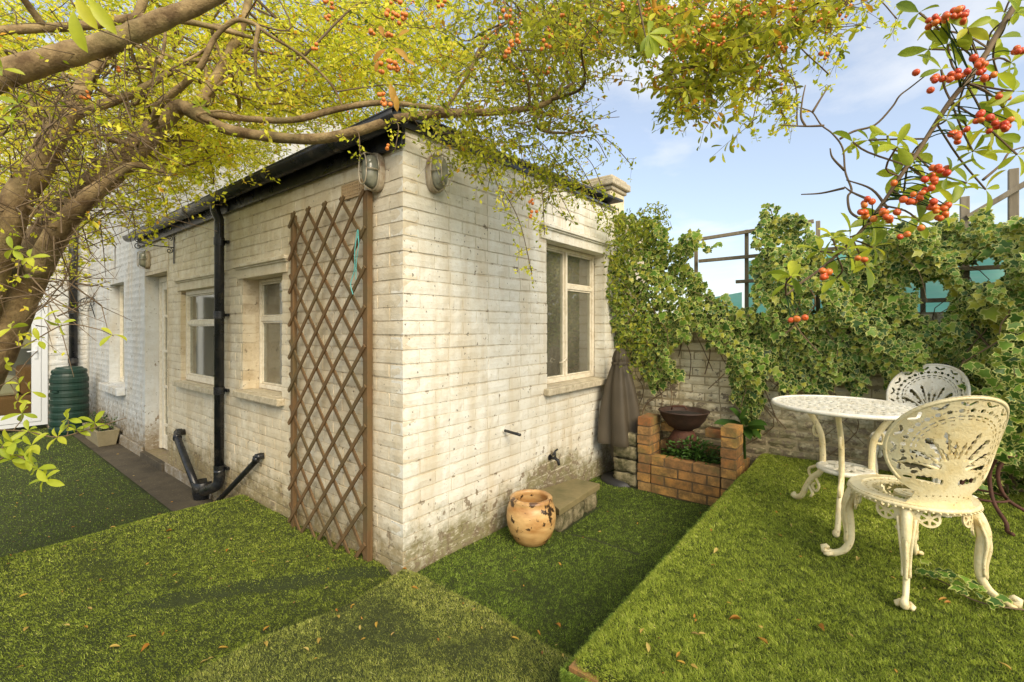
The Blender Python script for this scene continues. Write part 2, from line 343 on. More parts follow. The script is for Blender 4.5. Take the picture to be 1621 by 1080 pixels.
def copy_tree(o, parent=None):
    c = o.copy(); COL.objects.link(c)
    if parent: c.parent = parent
    for ch in list(o.children): copy_tree(ch, c)
    return c
def spline(pts, n=8):
    P = [np.array(p, float) for p in pts]; P = [2*P[0]-P[1]] + P + [2*P[-1]-P[-2]]; o = []
    for i in range(1, len(P)-2):
        for k in range(n):
            t = k/n; a, b, c, d = P[i-1:i+3]
            o.append(.5*((2*b)+(c-a)*t+(2*a-5*b+4*c-d)*t*t+(3*b-a-3*c+d)*t**3))
    o.append(P[-2]); return o

# pierced plate from a signed field (>0 = metal): marching squares, both faces and the edges
def plate(f, x0, x1, y0, y1, h, thick, fmap):
    nx = int(round((x1-x0)/h)); ny = int(round((y1-y0)/h)); xs = np.linspace(x0, x1, nx+1); ys = np.linspace(y0, y1, ny+1)
    X, Y = np.meshgrid(xs, ys, indexing='ij'); G = f(X, Y); G[np.abs(G) < 1e-7] = 1e-7
    vid = {}; V = []
    def corner(i, j):
        k = (0, i, j)
        if k not in vid: vid[k] = len(V); V.append((xs[i], ys[j]))
        return vid[k]
    def edge(i, j, d):
        k = (1+d, i, j)
        if k not in vid:
            i2, j2 = (i+1, j) if d == 0 else (i, j+1); a, b = G[i, j], G[i2, j2]; t = min(.97, max(.03, a/(a-b)))
            vid[k] = len(V); V.append((xs[i]+(xs[i2]-xs[i])*t, ys[j]+(ys[j2]-ys[j])*t))
        return vid[k]
    F = []; B = []
    P = G > 0; act = P[:-1, :-1] | P[1:, :-1] | P[:-1, 1:] | P[1:, 1:]
    for i, j in np.argwhere(act):
        i = int(i); j = int(j)
        cs = [(i, j), (i+1, j), (i+1, j+1), (i, j+1)]; es = [(i, j, 0), (i+1, j, 1), (i, j+1, 0), (i, j, 1)]
        poly = []; cut = []
        for k in range(4):
            a = P[cs[k]]; b = P[cs[(k+1) % 4]]
            if a: poly.append(corner(*cs[k]))
            if a != b:
                e = edge(*es[k]); poly.append(e); cut.append((len(poly)-1, a))
        if len(poly) >= 3:
            F.append(tuple(poly))
            m = len(poly)
            for q, leaving in cut:
                if leaving: B.append((poly[q], poly[(q+1) % m]))
    n = len(V); top = [fmap(x, y, thick/2) for x, y in V]; bot = [fmap(x, y, -thick/2) for x, y in V]
    mb = MB(); mb.v = [tuple(map(float, p)) for p in top+bot]
    mb.f = F + [tuple(q+n for q in p[::-1]) for p in F] + [(b, a, a+n, b+n) for a, b in B]
    return mb
def cap(X, Y, ax, ay, bx, by, r):
    dx, dy = bx-ax, by-ay; L = dx*dx+dy*dy+1e-12; t = np.clip(((X-ax)*dx+(Y-ay)*dy)/L, 0, 1)
    return np.hypot(X-ax-t*dx, Y-ay-t*dy)-r

# leaf clouds
def leaf_template(kind='oval'):
    if kind == 'oval':
        rows = [(.12, .05), (.32, .14), (.55, .195), (.76, .185), (.91, .115)]; v = [(0, 0, 0)]
        for x, w in rows: v += [(x, w, .05*math.sin(x*3)+w*.22), (x, 0, .03*math.sin(x*3)-.06*x*x), (x, -w, .05*math.sin(x*3)+w*.22)]
        v.append((1, 0, -.05)); f = [(0, 2, 1), (0, 3, 2)]; L = 16
        for i in range(4):
            q = 1+3*i
            f += [(q, q+1, q+4), (q, q+4, q+3), (q+1, q+2, q+5), (q+1, q+5, q+4)]
        f += [(13, 14, L), (14, 15, L)]; e = [1]+[1, 0, 1]*5+[1]
    elif kind == 'small':
        v = [(0, 0, 0), (.55, .26, .06), (1, 0, 0), (.55, -.26, .06)]; f = [(0, 3, 2), (0, 2, 1)]; e = [0]*4
    elif kind == 'ivy':
        o = [(0, .0), (-.10, .30), (.12, .52), (.30, .34), (.62, .42), (.62, .20), (1.0, 0), (.62, -.20), (.62, -.42), (.30, -.34), (.12, -.52), (-.10, -.30)]
        v = [(x, y, .10*math.sin(x*5+y*4)-.25*y*y) for x, y in o] + [(.33, 0, .05)]; f = [(i, (i+1) % 12, 12) for i in range(12)]
        f = [(b, a, c) for a, b, c in f]; e = [1]*12+[0]
    return np.array(v, float), np.array(f, int), np.array(e, float)
TPL = {k: leaf_template(k) for k in ('oval', 'small', 'ivy')}
def frames(d, up):
    d = d/np.linalg.norm(d, axis=1, keepdims=True); y = np.cross(up, d); L = np.linalg.norm(y, axis=1, keepdims=True); y = y/np.maximum(L, 1e-6)
    z = np.cross(d, y); return np.stack([d, y, z], 1)          # rows: axes
def leaf_mesh(name, pos, d, up, size, tint, kind='small', extra=None):
    v, f, e = TPL[kind]; A = frames(d, up); n = len(pos)
    P = np.einsum('vi,nij->nvj', v, A)*np.asarray(size)[:, None, None] + pos[:, None, :]
    F = (f[None] + (np.arange(n)*len(v))[:, None, None]).reshape(-1, 3)
    me = mesh_np(name, P.reshape(-1, 3), F, smooth=(kind != 'small')); add_attr(me, 'tint', np.repeat(tint, len(v)))
    if kind != 'small': add_attr(me, 'edge', np.tile(e, n))
    return me
LEAFVAR = {}
def leaf_obj(kind, m, pos, d, up, size, tint, parent, name='leaf', bend=True):
    """one leaf as an object of its own; twelve shared meshes per kind and material"""
    key = (kind, m, int(tint*11.99))
    if key not in LEAFVAR:
        v, f, e = TPL[kind]; v = v.copy(); v[:, 2] += -.28*v[:, 0]**2*(rnd.random()+.2); v[:, 1] *= rnd.uniform(.85, 1.15)
        me = mesh_np('leaf', v, f, smooth=True); add_attr(me, 'tint', np.full(len(v), (key[2]+.5)/12)); add_attr(me, 'edge', e); me.materials.append(MAT[m]); LEAFVAR[key] = me
    o = bpy.data.objects.new(name, LEAFVAR[key]); COL.objects.link(o); o.parent = parent
    A = frames(np.array([d], float), np.array([up], float))[0]
    M = Matrix(((A[0][0], A[1][0], A[2][0]), (A[0][1], A[1][1], A[2][1]), (A[0][2], A[1][2], A[2][2]))).to_4x4()
    o.matrix_basis = Matrix.Translation(Vector(pos)) @ M @ Matrix.Scale(size, 4); return o

# ================================================================== ground
def sst(a, b, x): t = np.clip((x-a)/(b-a), 0, 1); return t*t*(3-2*t)
DECK_X, DECK_Y, DECK_Z = 1.19, -0.33, 0.315
def ground_h(x, y):
    x = np.asarray(x, float); y = np.asarray(y, float)
    h = -.19*(1-sst(-2.38, -1.92, x)) + .018*np.exp(-((x+1.86)/.16)**2)*(y < -.02)
    q = sst(-.012, .030, x+.03*np.sin(y*5))*sst(-.022, .020, -y+.02*np.sin(x*4.)); h = h + .078*q
    d = (x+.73)*-.81+(y+.86)*.59
    along = (x+.73)*.59+(y+.86)*.81
    h = h + .052*sst(-.010, .028, d)*np.exp(-np.clip(d, 0, 9)/.35)*sst(-.2, .1, along)*sst(1.25, .9, along)*sst(.02, -.05, x)
    h = h + .006*np.sin(x*5.1+1)*np.sin(y*4.3) + .004*np.sin(x*13+y*7)
    return h
def grid_sheet(x0, x1, y0, y1, step, fn):
    xs = np.arange(x0, x1+step*.5, step); ys = np.arange(y0, y1+step*.5, step); X, Y = np.meshgrid(xs, ys, indexing='ij')
    v = np.stack([X.ravel(), Y.ravel(), fn(X, Y).ravel()], 1); ny = len(ys)
    i, j = np.meshgrid(np.arange(len(xs)-1), np.arange(ny-1), indexing='ij'); a = (i*ny+j).ravel()
    return v, np.stack([a, a+ny, a+ny+1, a+1], 1)
link('ground', MB().add([(-400, -400, -.42), (400, -400, -.42), (400, 400, -.42), (-400, 400, -.42)], [(0, 1, 2, 3)]), 'ground_earth', kind='structure')
v, f = grid_sheet(-8.4, 1.26, -4.2, .01, .03, ground_h); me = mesh_np('lawn', v, f, smooth=True); link('lawn', me, 'turf_base', kind='structure')
v, f = grid_sheet(.0, 1.26, .01, 2.7, .03, ground_h); me = mesh_np('lawn', v, f, smooth=True); link('lawn', me, 'turf_base', kind='structure')
# raised turf platform with rounded turf edges, brick retaining wall in front
def deck_h(x, y):
    r = .07; dx = np.clip((DECK_X+r)-x, 0, r*1.0); dy = np.clip((DECK_Y+r)-y, 0, r*1.0); d = np.minimum(np.hypot(dx, dy), r)
    h = DECK_Z - (r-np.sqrt(np.maximum(r*r-d*d, 0)))*.85
    return h + .005*np.sin(x*6+2)*np.sin(y*5) + .003*np.sin(x*15+y*11)
v, f = grid_sheet(DECK_X, 4.6, DECK_Y, 2.7, .03, deck_h); v = [tuple(p) for p in v]; f = [tuple(map(int, q)) for q in f]
mb = MB(); mb.add(v, f)
mb.add([(DECK_X, DECK_Y, 0), (DECK_X, 2.7, 0), (DECK_X, 2.7, DECK_Z-.05), (DECK_X, DECK_Y, DECK_Z-.05)], [(0, 3, 2, 1)])
link('raised_lawn', mb, 'turf_base', kind='structure', smooth=True)
pv, pf = grid_sheet(-7.7, -1.98, -.31, .004, .05, lambda x, y: np.where(x > -2.5, np.maximum(-.176, -.176), -.176)+0*x)
link('path', mesh_np('path', pv, pf), 'path_concrete', kind='structure')

# ================================================================== bricks
def brick_mesh(amp, bev, nx=4, nz=2, depth=.1):
    xs = np.linspace(-.5, .5, nx+1); zs = np.linspace(-.5, .5, nz+1); V = []; F = []
    for i, x in enumerate(xs):
        for j, z in enumerate(zs):
            e = (i in (0, nx)) + (j in (0, nz)); V.append((x*(.994 if i in (0, nx) else 1)+rnd.uniform(-.006, .006), (bev*(.6+.4*e) if e else 0)+rnd.uniform(-amp, amp), z*(.95 if j in (0, nz) else 1)+rnd.uniform(-.03, .03)*(amp*500)))
    idx = lambda i, j: i*(nz+1)+j
    for i in range(nx):
        for j in range(nz): F.append((idx(i, j), idx(i+1, j), idx(i+1, j+1), idx(i, j+1)))
    ring = [idx(i, 0) for i in range(nx+1)] + [idx(nx, j) for j in range(1, nz+1)] + [idx(i, nz) for i in range(nx-1, -1, -1)] + [idx(0, j) for j in range(nz-1, 0, -1)]
    b = len(V)
    for q in ring: V.append((V[q][0], V[q][1]+.006, V[q][2]))
    b2 = len(V)
    for q in ring: V.append((V[q][0], depth, V[q][2]))
    m = len(ring)
    for k in range(m):
        F.append((ring[k], b+k, b+(k+1) % m, ring[(k+1) % m])); F.append((b+k, b2+k, b2+(k+1) % m, b+(k+1) % m))
    me = bpy.data.meshes.new('brick'); me.from_pydata(V, [], F); me.update()
    return me
def clip(s0, s1, z0, z1, ops):
    segs = [(s0, s1)]
    for a, b, c, d in ops:
        if z1 > c+.012 and z0 < d-.012:
            o = []
            for p, q in segs:
                if q <= a or p >= b: o.append((p, q)); continue
                if p < a: o.append((p, a))
                if q > b: o.append((b, q))
            segs = o
    return [(p, q) for p, q in segs if q-p > .03]
def lay(L, z0, z1, ops, start=lambda c: (0, True), gauge=.075, seed=1, wave=.004, hmul=.5, head=.0036):
    r = random.Random(seed); out = []; c = 0; z = z0
    while z < z1-.02:
        s, st = start(c); zt = min(z+gauge-.010*hmul, z1)
        while s < L-.02:
            ln = (.2205 if st else .108)+r.uniform(-.008, .008); e = min(s+ln, L)
            dz = wave*math.sin(s*2.3+c*.7)+wave*.6*math.sin(s*5.1+c*1.9)
            for p, q in clip(s, e, z, zt, ops): out.append((p, q, z+dz, zt+dz))
            s += ln+head; st = not st
        z += gauge; c += 1
    return out
def place_bricks(parent, rects, tf, variants, matname, limit, proud=0., tilt=0.):
    """tf(s, z) -> world point on the wall face, rotation about z. The nearest `limit` become parts, the rest one mesh."""
    items = []
    for p, q, z0, z1 in rects:
        loc, rz = tf((p+q)/2, (z0+z1)/2); x, y, d = project(loc); inside = d > .2 and -30 < x < 1650 and -60 < y < 1140
        items.append((0 if inside else 1, np.linalg.norm(np.array(loc)-CAM), p, q, z0, z1, loc, rz))
    items.sort(key=lambda t: t[:2]); ms = []
    for v in variants:
        if not v.materials: v.materials.append(MAT[matname])
    mb = MB()
    for k, (far, _, p, q, z0, z1, loc, rz) in enumerate(items):
        me = variants[rnd.randrange(len(variants))]
        M = Matrix.Translation(Vector(loc)) @ Matrix.Rotation(rz, 4, 'Z') @ Matrix.Translation((0, -proud+rnd.uniform(-.0012, .0012)-tilt*rnd.random()*.01, 0)) @ Matrix.Rotation(rnd.uniform(-1, 1)*(.004+tilt*.02), 4, 'Y') @ Matrix.Diagonal((q-p, 1, z1-z0, 1))
        if k < limit and not far:
            o = bpy.data.objects.new('brick', me); COL.objects.link(o); o.parent = parent; o.matrix_basis = M
        else:
            mb.add([M @ w.co for w in me.vertices], [tuple(pl.vertices) for pl in me.polygons])
    if mb.v: link('brickwork', mb, matname, parent, kind='stuff')
def slab(side, L0, L1, z0, z1, ops, d0, d1, name, m, parent):
    ss = sorted({L0, L1, *[o[0] for o in ops], *[o[1] for o in ops]}); zs = sorted({z0, z1, *[o[2] for o in ops], *[o[3] for o in ops]})
    ss = [s for s in ss if L0 <= s <= L1]; zs = [z for z in zs if z0 <= z <= z1]
    def solid(i, j):
        if not (0 <= i < len(ss)-1 and 0 <= j < len(zs)-1): return False
        a = (ss[i]+ss[i+1])/2; b = (zs[j]+zs[j+1])/2
        return not any(o[0] < a < o[1] and o[2] < b < o[3] for o in ops)
    W = (lambda s, d, z: (-s, d, z)) if side == 'L' else (lambda s, d, z: (-d, s, z))
    mb = MB()
    for i in range(len(ss)-1):
        for j in range(len(zs)-1):
            if not solid(i, j): continue
            a, b, c, d = ss[i], ss[i+1], zs[j], zs[j+1]
            q = lambda *p: mb.add([W(*t) for t in p], [(0, 1, 2, 3)])
            q((a, d0, c), (b, d0, c), (b, d0, d), (a, d0, d)); q((a, d1, c), (a, d1, d), (b, d1, d), (b, d1, c))
            if not solid(i-1, j): q((a, d0, c), (a, d0, d), (a, d1, d), (a, d1, c))
            if not solid(i+1, j): q((b, d0, c), (b, d1, c), (b, d1, d), (b, d0, d))
            if not solid(i, j-1): q((a, d0, c), (a, d1, c), (b, d1, c), (b, d0, c))
            if not solid(i, j+1): q((a, d0, d), (b, d0, d), (b, d1, d), (a, d1, d))
    return link(name, mb, m, parent)
def wb(mb, side, s0, s1, d0, d1, z0, z1):
    if side == 'L': return mb.box((-s1, d0, z0), (-s0, d1, z1))
    return mb.box((-d1, s0, z0), (-d0, s1, z1))
TF_L = lambda s, z: ((-s, 0, z), 0.)
TF_R = lambda s, z: ((0, s, z), R(90))
painted = [brick_mesh(.0009, .0022) for _ in range(12)]
painted_l = [brick_mesh(.0009, .0022) for _ in range(12)]

# ================================================================== the outbuilding
house = thing('brick_outbuilding', 'low white painted brick outbuilding with black gutter and old windows', 'outbuilding')
OPS_L = [(1.339, 1.994, .83, 1.70), (2.45, 3.455, .80, 1.675), (3.87, 4.69, -.10, 1.905)]
OPS_R = [(1.338, 2.263, .87, 1.975)]
big = lambda ops: [(a-.004, b+.004, c-.004, d+.004) for a, b, c, d in ops]
slab('L', 0.0056, 4.688, -.25, 2.40, big(OPS_L), .0055, .24, 'wall', 'joint_left_shaded', house)
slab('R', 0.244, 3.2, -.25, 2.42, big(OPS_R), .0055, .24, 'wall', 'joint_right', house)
link('wall', MB().add([(-.0055, .006, -.25), (-.0055, .2435, -.25), (-.0055, .2435, 2.42), (-.0055, .006, 2.42)], [(0, 1, 2, 3)]), 'joint_right', house)
link('wall', MB().box((-4.68, 3.0, -.25), (-.245, 3.2, 2.4)), 'room_wall', house)
link('floor', MB().box((-4.68, .242, -.2), (-.245, 2.99, -.12)), 'room_wall', house)
LINT_L = [(1.25, 2.08, 1.70, 1.80), (2.36, 3.54, 1.675, 1.78)]
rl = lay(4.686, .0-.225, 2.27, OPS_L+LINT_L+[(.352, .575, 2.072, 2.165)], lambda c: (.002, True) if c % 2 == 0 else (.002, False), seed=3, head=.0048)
place_bricks(house, rl, TF_L, painted_l, 'paint_left_shaded', 150, tilt=.03)
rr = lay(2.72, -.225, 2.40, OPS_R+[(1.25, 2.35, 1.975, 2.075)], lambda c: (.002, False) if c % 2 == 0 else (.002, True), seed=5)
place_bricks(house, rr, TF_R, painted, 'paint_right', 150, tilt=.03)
# lintels with drip mouldings
for side, (a, b, c, d), m in (('L', LINT_L[0], 'paint_left_shaded'), ('L', LINT_L[1], 'paint_left_shaded'), ('R', (1.25, 2.35, 1.975, 2.075), 'paint_right')):
    mb = MB(); wb(mb, side, a+.004, b-.004, -.006, .1, c+.001, d-.012); wb(mb, side, a-.02, b+.02, -.034, .02, d-.012, d+.014); wb(mb, side, a-.01, b+.01, -.020, .015, d-.026, d-.0125)
    link('lintel', mb, m, house, bevel=.004)
def sill(side, a, b, z, m='sill_stone', over=.06, h=.055, proj=.055, parent=None, dd=.12):
    mb = MB(); wb(mb, side, a-over, b+over, -proj, -.0005, z-h, z-.004); wb(mb, side, a+.002, b-.002, -.0004, dd, z-h+.01, z)
    return link('sill', mb, m, parent, bevel=.007)
def window(side, op, depth, mull, trans, parent, m='old_white', fw=.045, mh=.024, t=.022):
    """op opening; mull = verticals at s, trans = list of (s0, s1, z) bars"""
    a, b, c, d = op; mb = MB()
    wb(mb, side, a, b, depth, depth+.06, d-fw, d); wb(mb, side, a, b, depth, depth+.06, c, c+fw+.01)
    wb(mb, side, a, a+fw, depth, depth+.06, c+fw+.0101, d-fw-.0001); wb(mb, side, b-fw, b, depth, depth+.06, c+fw+.0101, d-fw-.0001)
    for s in mull: wb(mb, side, s-mh, s+mh, depth-.004, depth+.052, c+fw+.0102, d-fw-.0002)
    for s0, s1, z in trans: wb(mb, side, s0, s1, depth+.004, depth+.05, z-.018, z+.018)
    w = link('window', mb, m, parent, bevel=.003)
    # sash frames inside each light
    xs = [a+fw] + sorted(sum([[s-mh, s+mh] for s in mull], [])) + [b-fw]
    for k in range(0, len(xs), 2):
        p, q = xs[k]+.002, xs[k+1]-.002; zs = [c+fw+.012, d-fw-.002]
        bars = [u[2] for u in trans if u[0] < (p+q)/2 < u[1]]
        cuts = [zs[0]]+sum([[z-.02, z+.02] for z in sorted(bars)], [])+[zs[1]]
        for j in range(0, len(cuts), 2):
            z0, z1 = cuts[j], cuts[j+1]; sf = MB()
            wb(sf, side, p, q, depth+.012, depth+.042, z0, z0+t); wb(sf, side, p, q, depth+.012, depth+.042, z1-t, z1)
            wb(sf, side, p, p+t, depth+.012, depth+.042, z0+t+.0002, z1-t-.0002); wb(sf, side, q-t, q, depth+.012, depth+.042, z0+t+.0002, z1-t-.0002)
            link('sash', sf, m, w, bevel=.003)
            link('pane', wb(MB(), side, p+t-.004, q-t+.004, depth+.024, depth+.029, z0+t-.004, z1-t+.004), 'glass', w)
    return w
wr = window('R', OPS_R[0], .11, [1.785], [(1.80, 2.24, 1.66)], house, fw=.028, mh=.013, t=.012); sill('R', 1.338, 2.263, .868, parent=wr, over=.05)
w2 = window('L', OPS_L[0], .125, [], [(1.35, 1.99, 1.385)], house, fw=.024, t=.012); sill('L', 1.339, 1.994, .828, parent=w2, over=.05)
w1 = window('L', OPS_L[1], .045, [], [(2.46, 3.45, 1.36)], house, fw=.042, t=.012); sill('L', 2.45, 3.455, .798, parent=w1, over=.05, dd=.04)
hb = MB(); hb.tube([(-.10, 1.66, 1.03), (-.075, 1.67, 1.035), (-.065, 1.70, 1.06), (-.07, 1.74, 1.045)], [.006, .007, .006, .005], 6); link('handle', hb, 'old_white', wr, smooth=True)
# things seen dimly through the panes
mb = MB()
for k in range(26):
    y = 2.02+k*.012; mb.add([(-.30+.012*math.sin(k*1.3), y, .86), (-.30+.012*math.sin(k*1.3+1.3), y+.012, .86), (-.30+.012*math.sin(k*1.3+1.3), y+.012, 1.97), (-.30+.012*math.sin(k*1.3), y, 1.97)], [(0, 1, 2, 3)])
tag(link('curtain', mb, 'curtain'), 'pale curtain hanging behind the side window of the outbuilding', 'curtain')
# glazed door in its recess, threshold step
dm = MB(); D = .135
wb(dm, 'L', 3.872, 4.688, D, D+.05, 1.84, 1.903); wb(dm, 'L', 4.625, 4.688, D, D+.05, -.095, 1.8399); wb(dm, 'L', 3.872, 3.935, D, D+.05, -.095, 1.8399)
door = link('door', dm, 'old_white', house, bevel=.003)
ds = MB(); wb(ds, 'L', 4.52, 4.623, D+.008, D+.045, -.08, 1.838); wb(ds, 'L', 3.937, 4.04, D+.008, D+.045, -.08, 1.838)
for z in (-.08, .18, .62, 1.03, 1.43): wb(ds, 'L', 4.0401, 4.5199, D+.01, D+.043, z, z+(.16 if z < .1 else .03))
wb(ds, 'L', 4.0401, 4.5199, D+.01, D+.043, 1.75, 1.838); link('door_leaf', ds, 'old_white', door, bevel=.003)
for z0, z1 in ((.0801, .1799), (.2101, .6199), (.6501, 1.0299), (1.0601, 1.4299), (1.4601, 1.7499)):
    link('pane', wb(MB(), 'L', 4.04, 4.52, D+.022, D+.028, z0, z1), 'glass', door)
link('step', wb(MB(), 'L', 3.88, 4.68, -.045, .24, -.19, -.105), 'path_concrete', house, bevel=.006)
pl = MB(); pl.box((-3.868, -.022, -.19), (-2.62, -.0045, -.085)); link('plinth', pl, 'paint_house', house, bevel=.004)
# air vent
av = MB(); x0, z0 = -.573, 2.074; w, h = .219, .089
av.box((x0, -.004, z0), (x0+w, .004, z0+.008)); av.box((x0, -.004, z0+h-.008), (x0+w, .004, z0+h))
for k in range(13): xx = x0+.0+k*(w-.008)/12; av.box((xx, -.0042, z0+.0081), (xx+.008, .0038, z0+h-.0081))
for k in range(1, 4): zz_ = z0+k*h/4; av.box((x0+.008, -.0036, zz_-.003), (x0+w-.008, .0034, zz_+.003))
av.box((x0, .0045, z0), (x0+w, .006, z0+h)); link('air_vent', av, 'vent_clay', house)
# fascia, gutter, roof
link('fascia', MB().box((-4.86, -.030, 2.255), (.03, -.006, 2.385)), 'gutter_black', house, bevel=.003)
def gutter_mesh():
    n = 10; V = []; F = []; xs = [-4.94, .10]
    prof = [(.056*math.cos(a), .056*math.sin(a)) for a in np.linspace(math.pi, 2*math.pi, n)]; prof2 = [(.051*math.cos(a), .051*math.sin(a)) for a in np.linspace(2*math.pi, math.pi, n)]
    ring = prof+prof2; m = len(ring)
    for x in xs: V += [(x, -.092+a, 2.372+b) for a, b in ring]
    for k in range(m): F.append((k, (k+1) % m, m+(k+1) % m, m+k))
    for b in (0, 1):
        for k in range(n-1): q = (b*m+k, b*m+k+1, b*m+m-2-k, b*m+m-1-k); F.append(q if b else q[::-1])
    return MB().add(V, F)
gut = link('gutter', gutter_mesh(), 'gutter_black', house, smooth=True)
for x in (-4.93, -3.95, -2.9, -2.15, -1.3, -.45):
    g = MB(); wdt = .05 if x > -4.9 else .012
    pts = [(0, -.092+.0605*math.cos(a), 2.372+.0605*math.sin(a)) for a in np.linspace(math.pi*.97, 2.03*math.pi, 12)]
    V = [(x-wdt/2, p[1], p[2]) for p in pts]+[(x+wdt/2, p[1], p[2]) for p in pts]; g.add(V, [(k, k+1, 12+k+1, 12+k) for k in range(11)])
    g.box((x-.012, -.0885, 2.372), (x+.012, -.031, 2.384)); link('gutter_joint', g, 'gutter_black', gut, smooth=False)
rf = MB(); rf.add([(-4.86, -.075, 2.392), (.045, -.075, 2.392), (.045, 2.55, 2.505), (-4.86, 2.55, 2.505), (-4.86, -.075, 2.412), (.045, -.075, 2.412), (.045, 2.55, 2.525), (-4.86, 2.55, 2.525)], [(0, 3, 2, 1), (4, 5, 6, 7), (0, 1, 5, 4), (1, 2, 6, 5), (2, 3, 7, 6), (3, 0, 4, 7)])
roof = link('roof', rf, 'slate', house)
link('verge_board', MB().add([(.004, -.03, 2.355), (.022, -.03, 2.355), (.022, 1.4, 2.41), (.004, 1.4, 2.41), (.004, -.03, 2.391), (.022, -.03, 2.391), (.022, 1.4, 2.455), (.004, 1.4, 2.455)], [(0, 3, 2, 1), (4, 5, 6, 7), (0, 1, 5, 4), (1, 2, 6, 5), (2, 3, 7, 6), (3, 0, 4, 7)]), 'gutter_black', house)
# slates along the eaves, overlapping courses
sl = []
for c in range(2):
    for k in range(20): sl.append((-4.85+k*.25+(.125 if c else 0), c))
sm = MB().box((-.122, 0, 0), (.122, .30, .007)).mesh('slate'); sm.materials.append(MAT['slate'])
for x, c in sl:
    o = bpy.data.objects.new('slate', sm); COL.objects.link(o); o.parent = house; o.location = (min(x+.12, -.06), -.095+c*.22, 2.4155+c*.0105+rnd.uniform(0, .001)); o.rotation_euler = (R(2.7), 0, rnd.uniform(-.01, .01))
link('flashing', MB().add([(-.12, 1.3, 2.46), (.02, 1.3, 2.405), (.02, 2.5, 2.415), (-.12, 2.5, 2.50), (-.12, 1.3, 2.475), (.023, 1.3, 2.42), (.023, 2.5, 2.43), (-.12, 2.5, 2.52)], [(0, 3, 2, 1), (4, 5, 6, 7), (0, 1, 5, 4), (1, 2, 6, 5), (2, 3, 7, 6), (3, 0, 4, 7)]), 'lead', house)
# downpipe with brackets and shoe
X = -2.285; dp = MB()
dp.tube([(X, -.092, 2.33), (X, -.092, 2.27), (X, -.062, 2.20), (X, -.062, 2.1), (X, -.062, .13)], .036, 14)
pipe = link('downpipe', dp, 'gutter_black', house, smooth=True)
for z in (2.02, 1.42, .80, .16):
    b = MB(); b.tube([(X, -.062, z-.03), (X, -.062, z+.03)], .0405, 14); b.box((X-.055, -.024, z-.012), (X+.055, -.0055, z+.012)); link('bracket', b, 'gutter_black', pipe, smooth=False)
sh = MB(); sh.tube(spline([(X, -.062, .155), (X, -.062, .07), (X-.02, -.075, .02), (X-.14, -.09, -.03), (X-.22, -.10, -.06)], 5), .041, 14); link('shoe', sh, 'gutter_black', pipe, smooth=True)

# ------------------------------------------------------------------ the taller house beyond, and its return with the white door
mh = thing('main_house', 'tall white painted brick house beyond the outbuilding', 'house', (-4.69, 0, 0))
def mho(o): o.location = (4.69, 0, 0); return o
OPS_M = [(5.63, 6.41, .56, 1.90)]
def sub(ob): ob.parent = mh; ob.location = (4.69, 0, 0); return ob
sub(slab('L', 4.692, 7.9, -.3, 4.6, big(OPS_M), .004, .24, 'wall', 'paint_house', None))
sub(link('wall', MB().box((-7.74, .245, -.3), (-4.70, .26, 4.6)), 'room_wall'))
sub(link('wall', MB().box((-4.699, .2405, 2.4), (-4.692, 3.2, 4.6)), 'paint_house'))
rm = lay(3.05, -.225, 4.5, [(a-4.69, b-4.69, c, d) for a, b, c, d in OPS_M], lambda c: (0, True) if c % 2 == 0 else (.1125, False), seed=8, wave=.003)
place_bricks(mh, [r for r in rm if r[2] < 3.4], lambda s, z: ((-s, 0, z), 0.) if False else ((-4.69-s, 0, z), 0.), [brick_mesh(.0016, .004) for _ in range(6)], 'paint_house', 260)
for ch in mh.children:
    if ch.name.startswith(('brick',)): ch.matrix_basis = Matrix.Translation((4.69, 0, 0)) @ ch.matrix_basis
wm = window('L', OPS_M[0], .115, [6.02], [], None); sub(wm); sill('L', 5.60, 6.44, .555, 'paint_house', over=.08, h=.10, proj=.09, parent=wm)
sub(link('plinth', MB().box((-7.70, -.03, -.2), (-4.70, -.0045, -.06)), 'paint_house', bevel=.004))
# return wall facing right, on x = -7.74
XR = -7.74
ret = thing('house_return_wall', 'pale wall with black drainpipe facing along the garden at far left', 'wall', (XR, -.3, 0))
DO = (-2.35, -.455, -.13, 1.95)
rmb = MB(); rmb.box((XR-.2, -.452, -.3), (XR, -.001, 4.6)); rmb.box((XR-.2, -2.353, 1.953), (XR, -.4525, 4.6)); rmb.box((XR-.2, -4.2, -.3), (XR, -2.3535, 4.6))
for o in (link('wall', rmb, 'paint_house'),): o.parent = ret; o.location = (-XR, .3, 0)
rb = lay(.44, -.15, 2.7, [], lambda c: (0, True) if c % 2 == 0 else (.1125, False), seed=9)
place_bricks(ret, rb, lambda s, z: ((.012, .295-.44+s-.01, z), R(90)), [brick_mesh(.0012, .003) for _ in range(4)], 'paint_house', 120)
dr = thing('glazed_door', 'white plastic glazed door at the far left of the house', 'door', (XR, -.455, -.12))
m_ = MB(); P = lambda y0, y1, z0, z1, x0=-.03, x1=.03: m_.box((x0, y0+.0, z0), (x1, y1, z1))
P(-.07, -.001, 0, 2.06); P(-1.89, -1.82, 0, 2.06); P(-1.8199, -.0701, 1.99, 2.06); P(-1.8199, -.0701, 0, .06); link('frame', m_, 'upvc', dr, bevel=.004)
m_ = MB(); P(-.17, -.072, .062, 1.985, -.02, .04); P(-.96, -.87, .062, 1.985, -.02, .04); P(-.8699, -.1701, .062, .19, -.02, .04); P(-.8699, -.1701, 1.88, 1.985, -.02, .04); lf = link('door_leaf', m_, 'upvc', dr, bevel=.004)
link('pane', MB().box((.004, -.871, .189), (.012, -.169, 1.881)), 'clear_glass', lf)
hm = MB(); hm.box((.04, -.14, .98), (.055, -.11, 1.16)); hm.tube([(.05, -.125, 1.09), (.085, -.125, 1.09), (.09, -.22, 1.085)], .009, 8); link('handle', hm, 'upvc', lf, smooth=False)
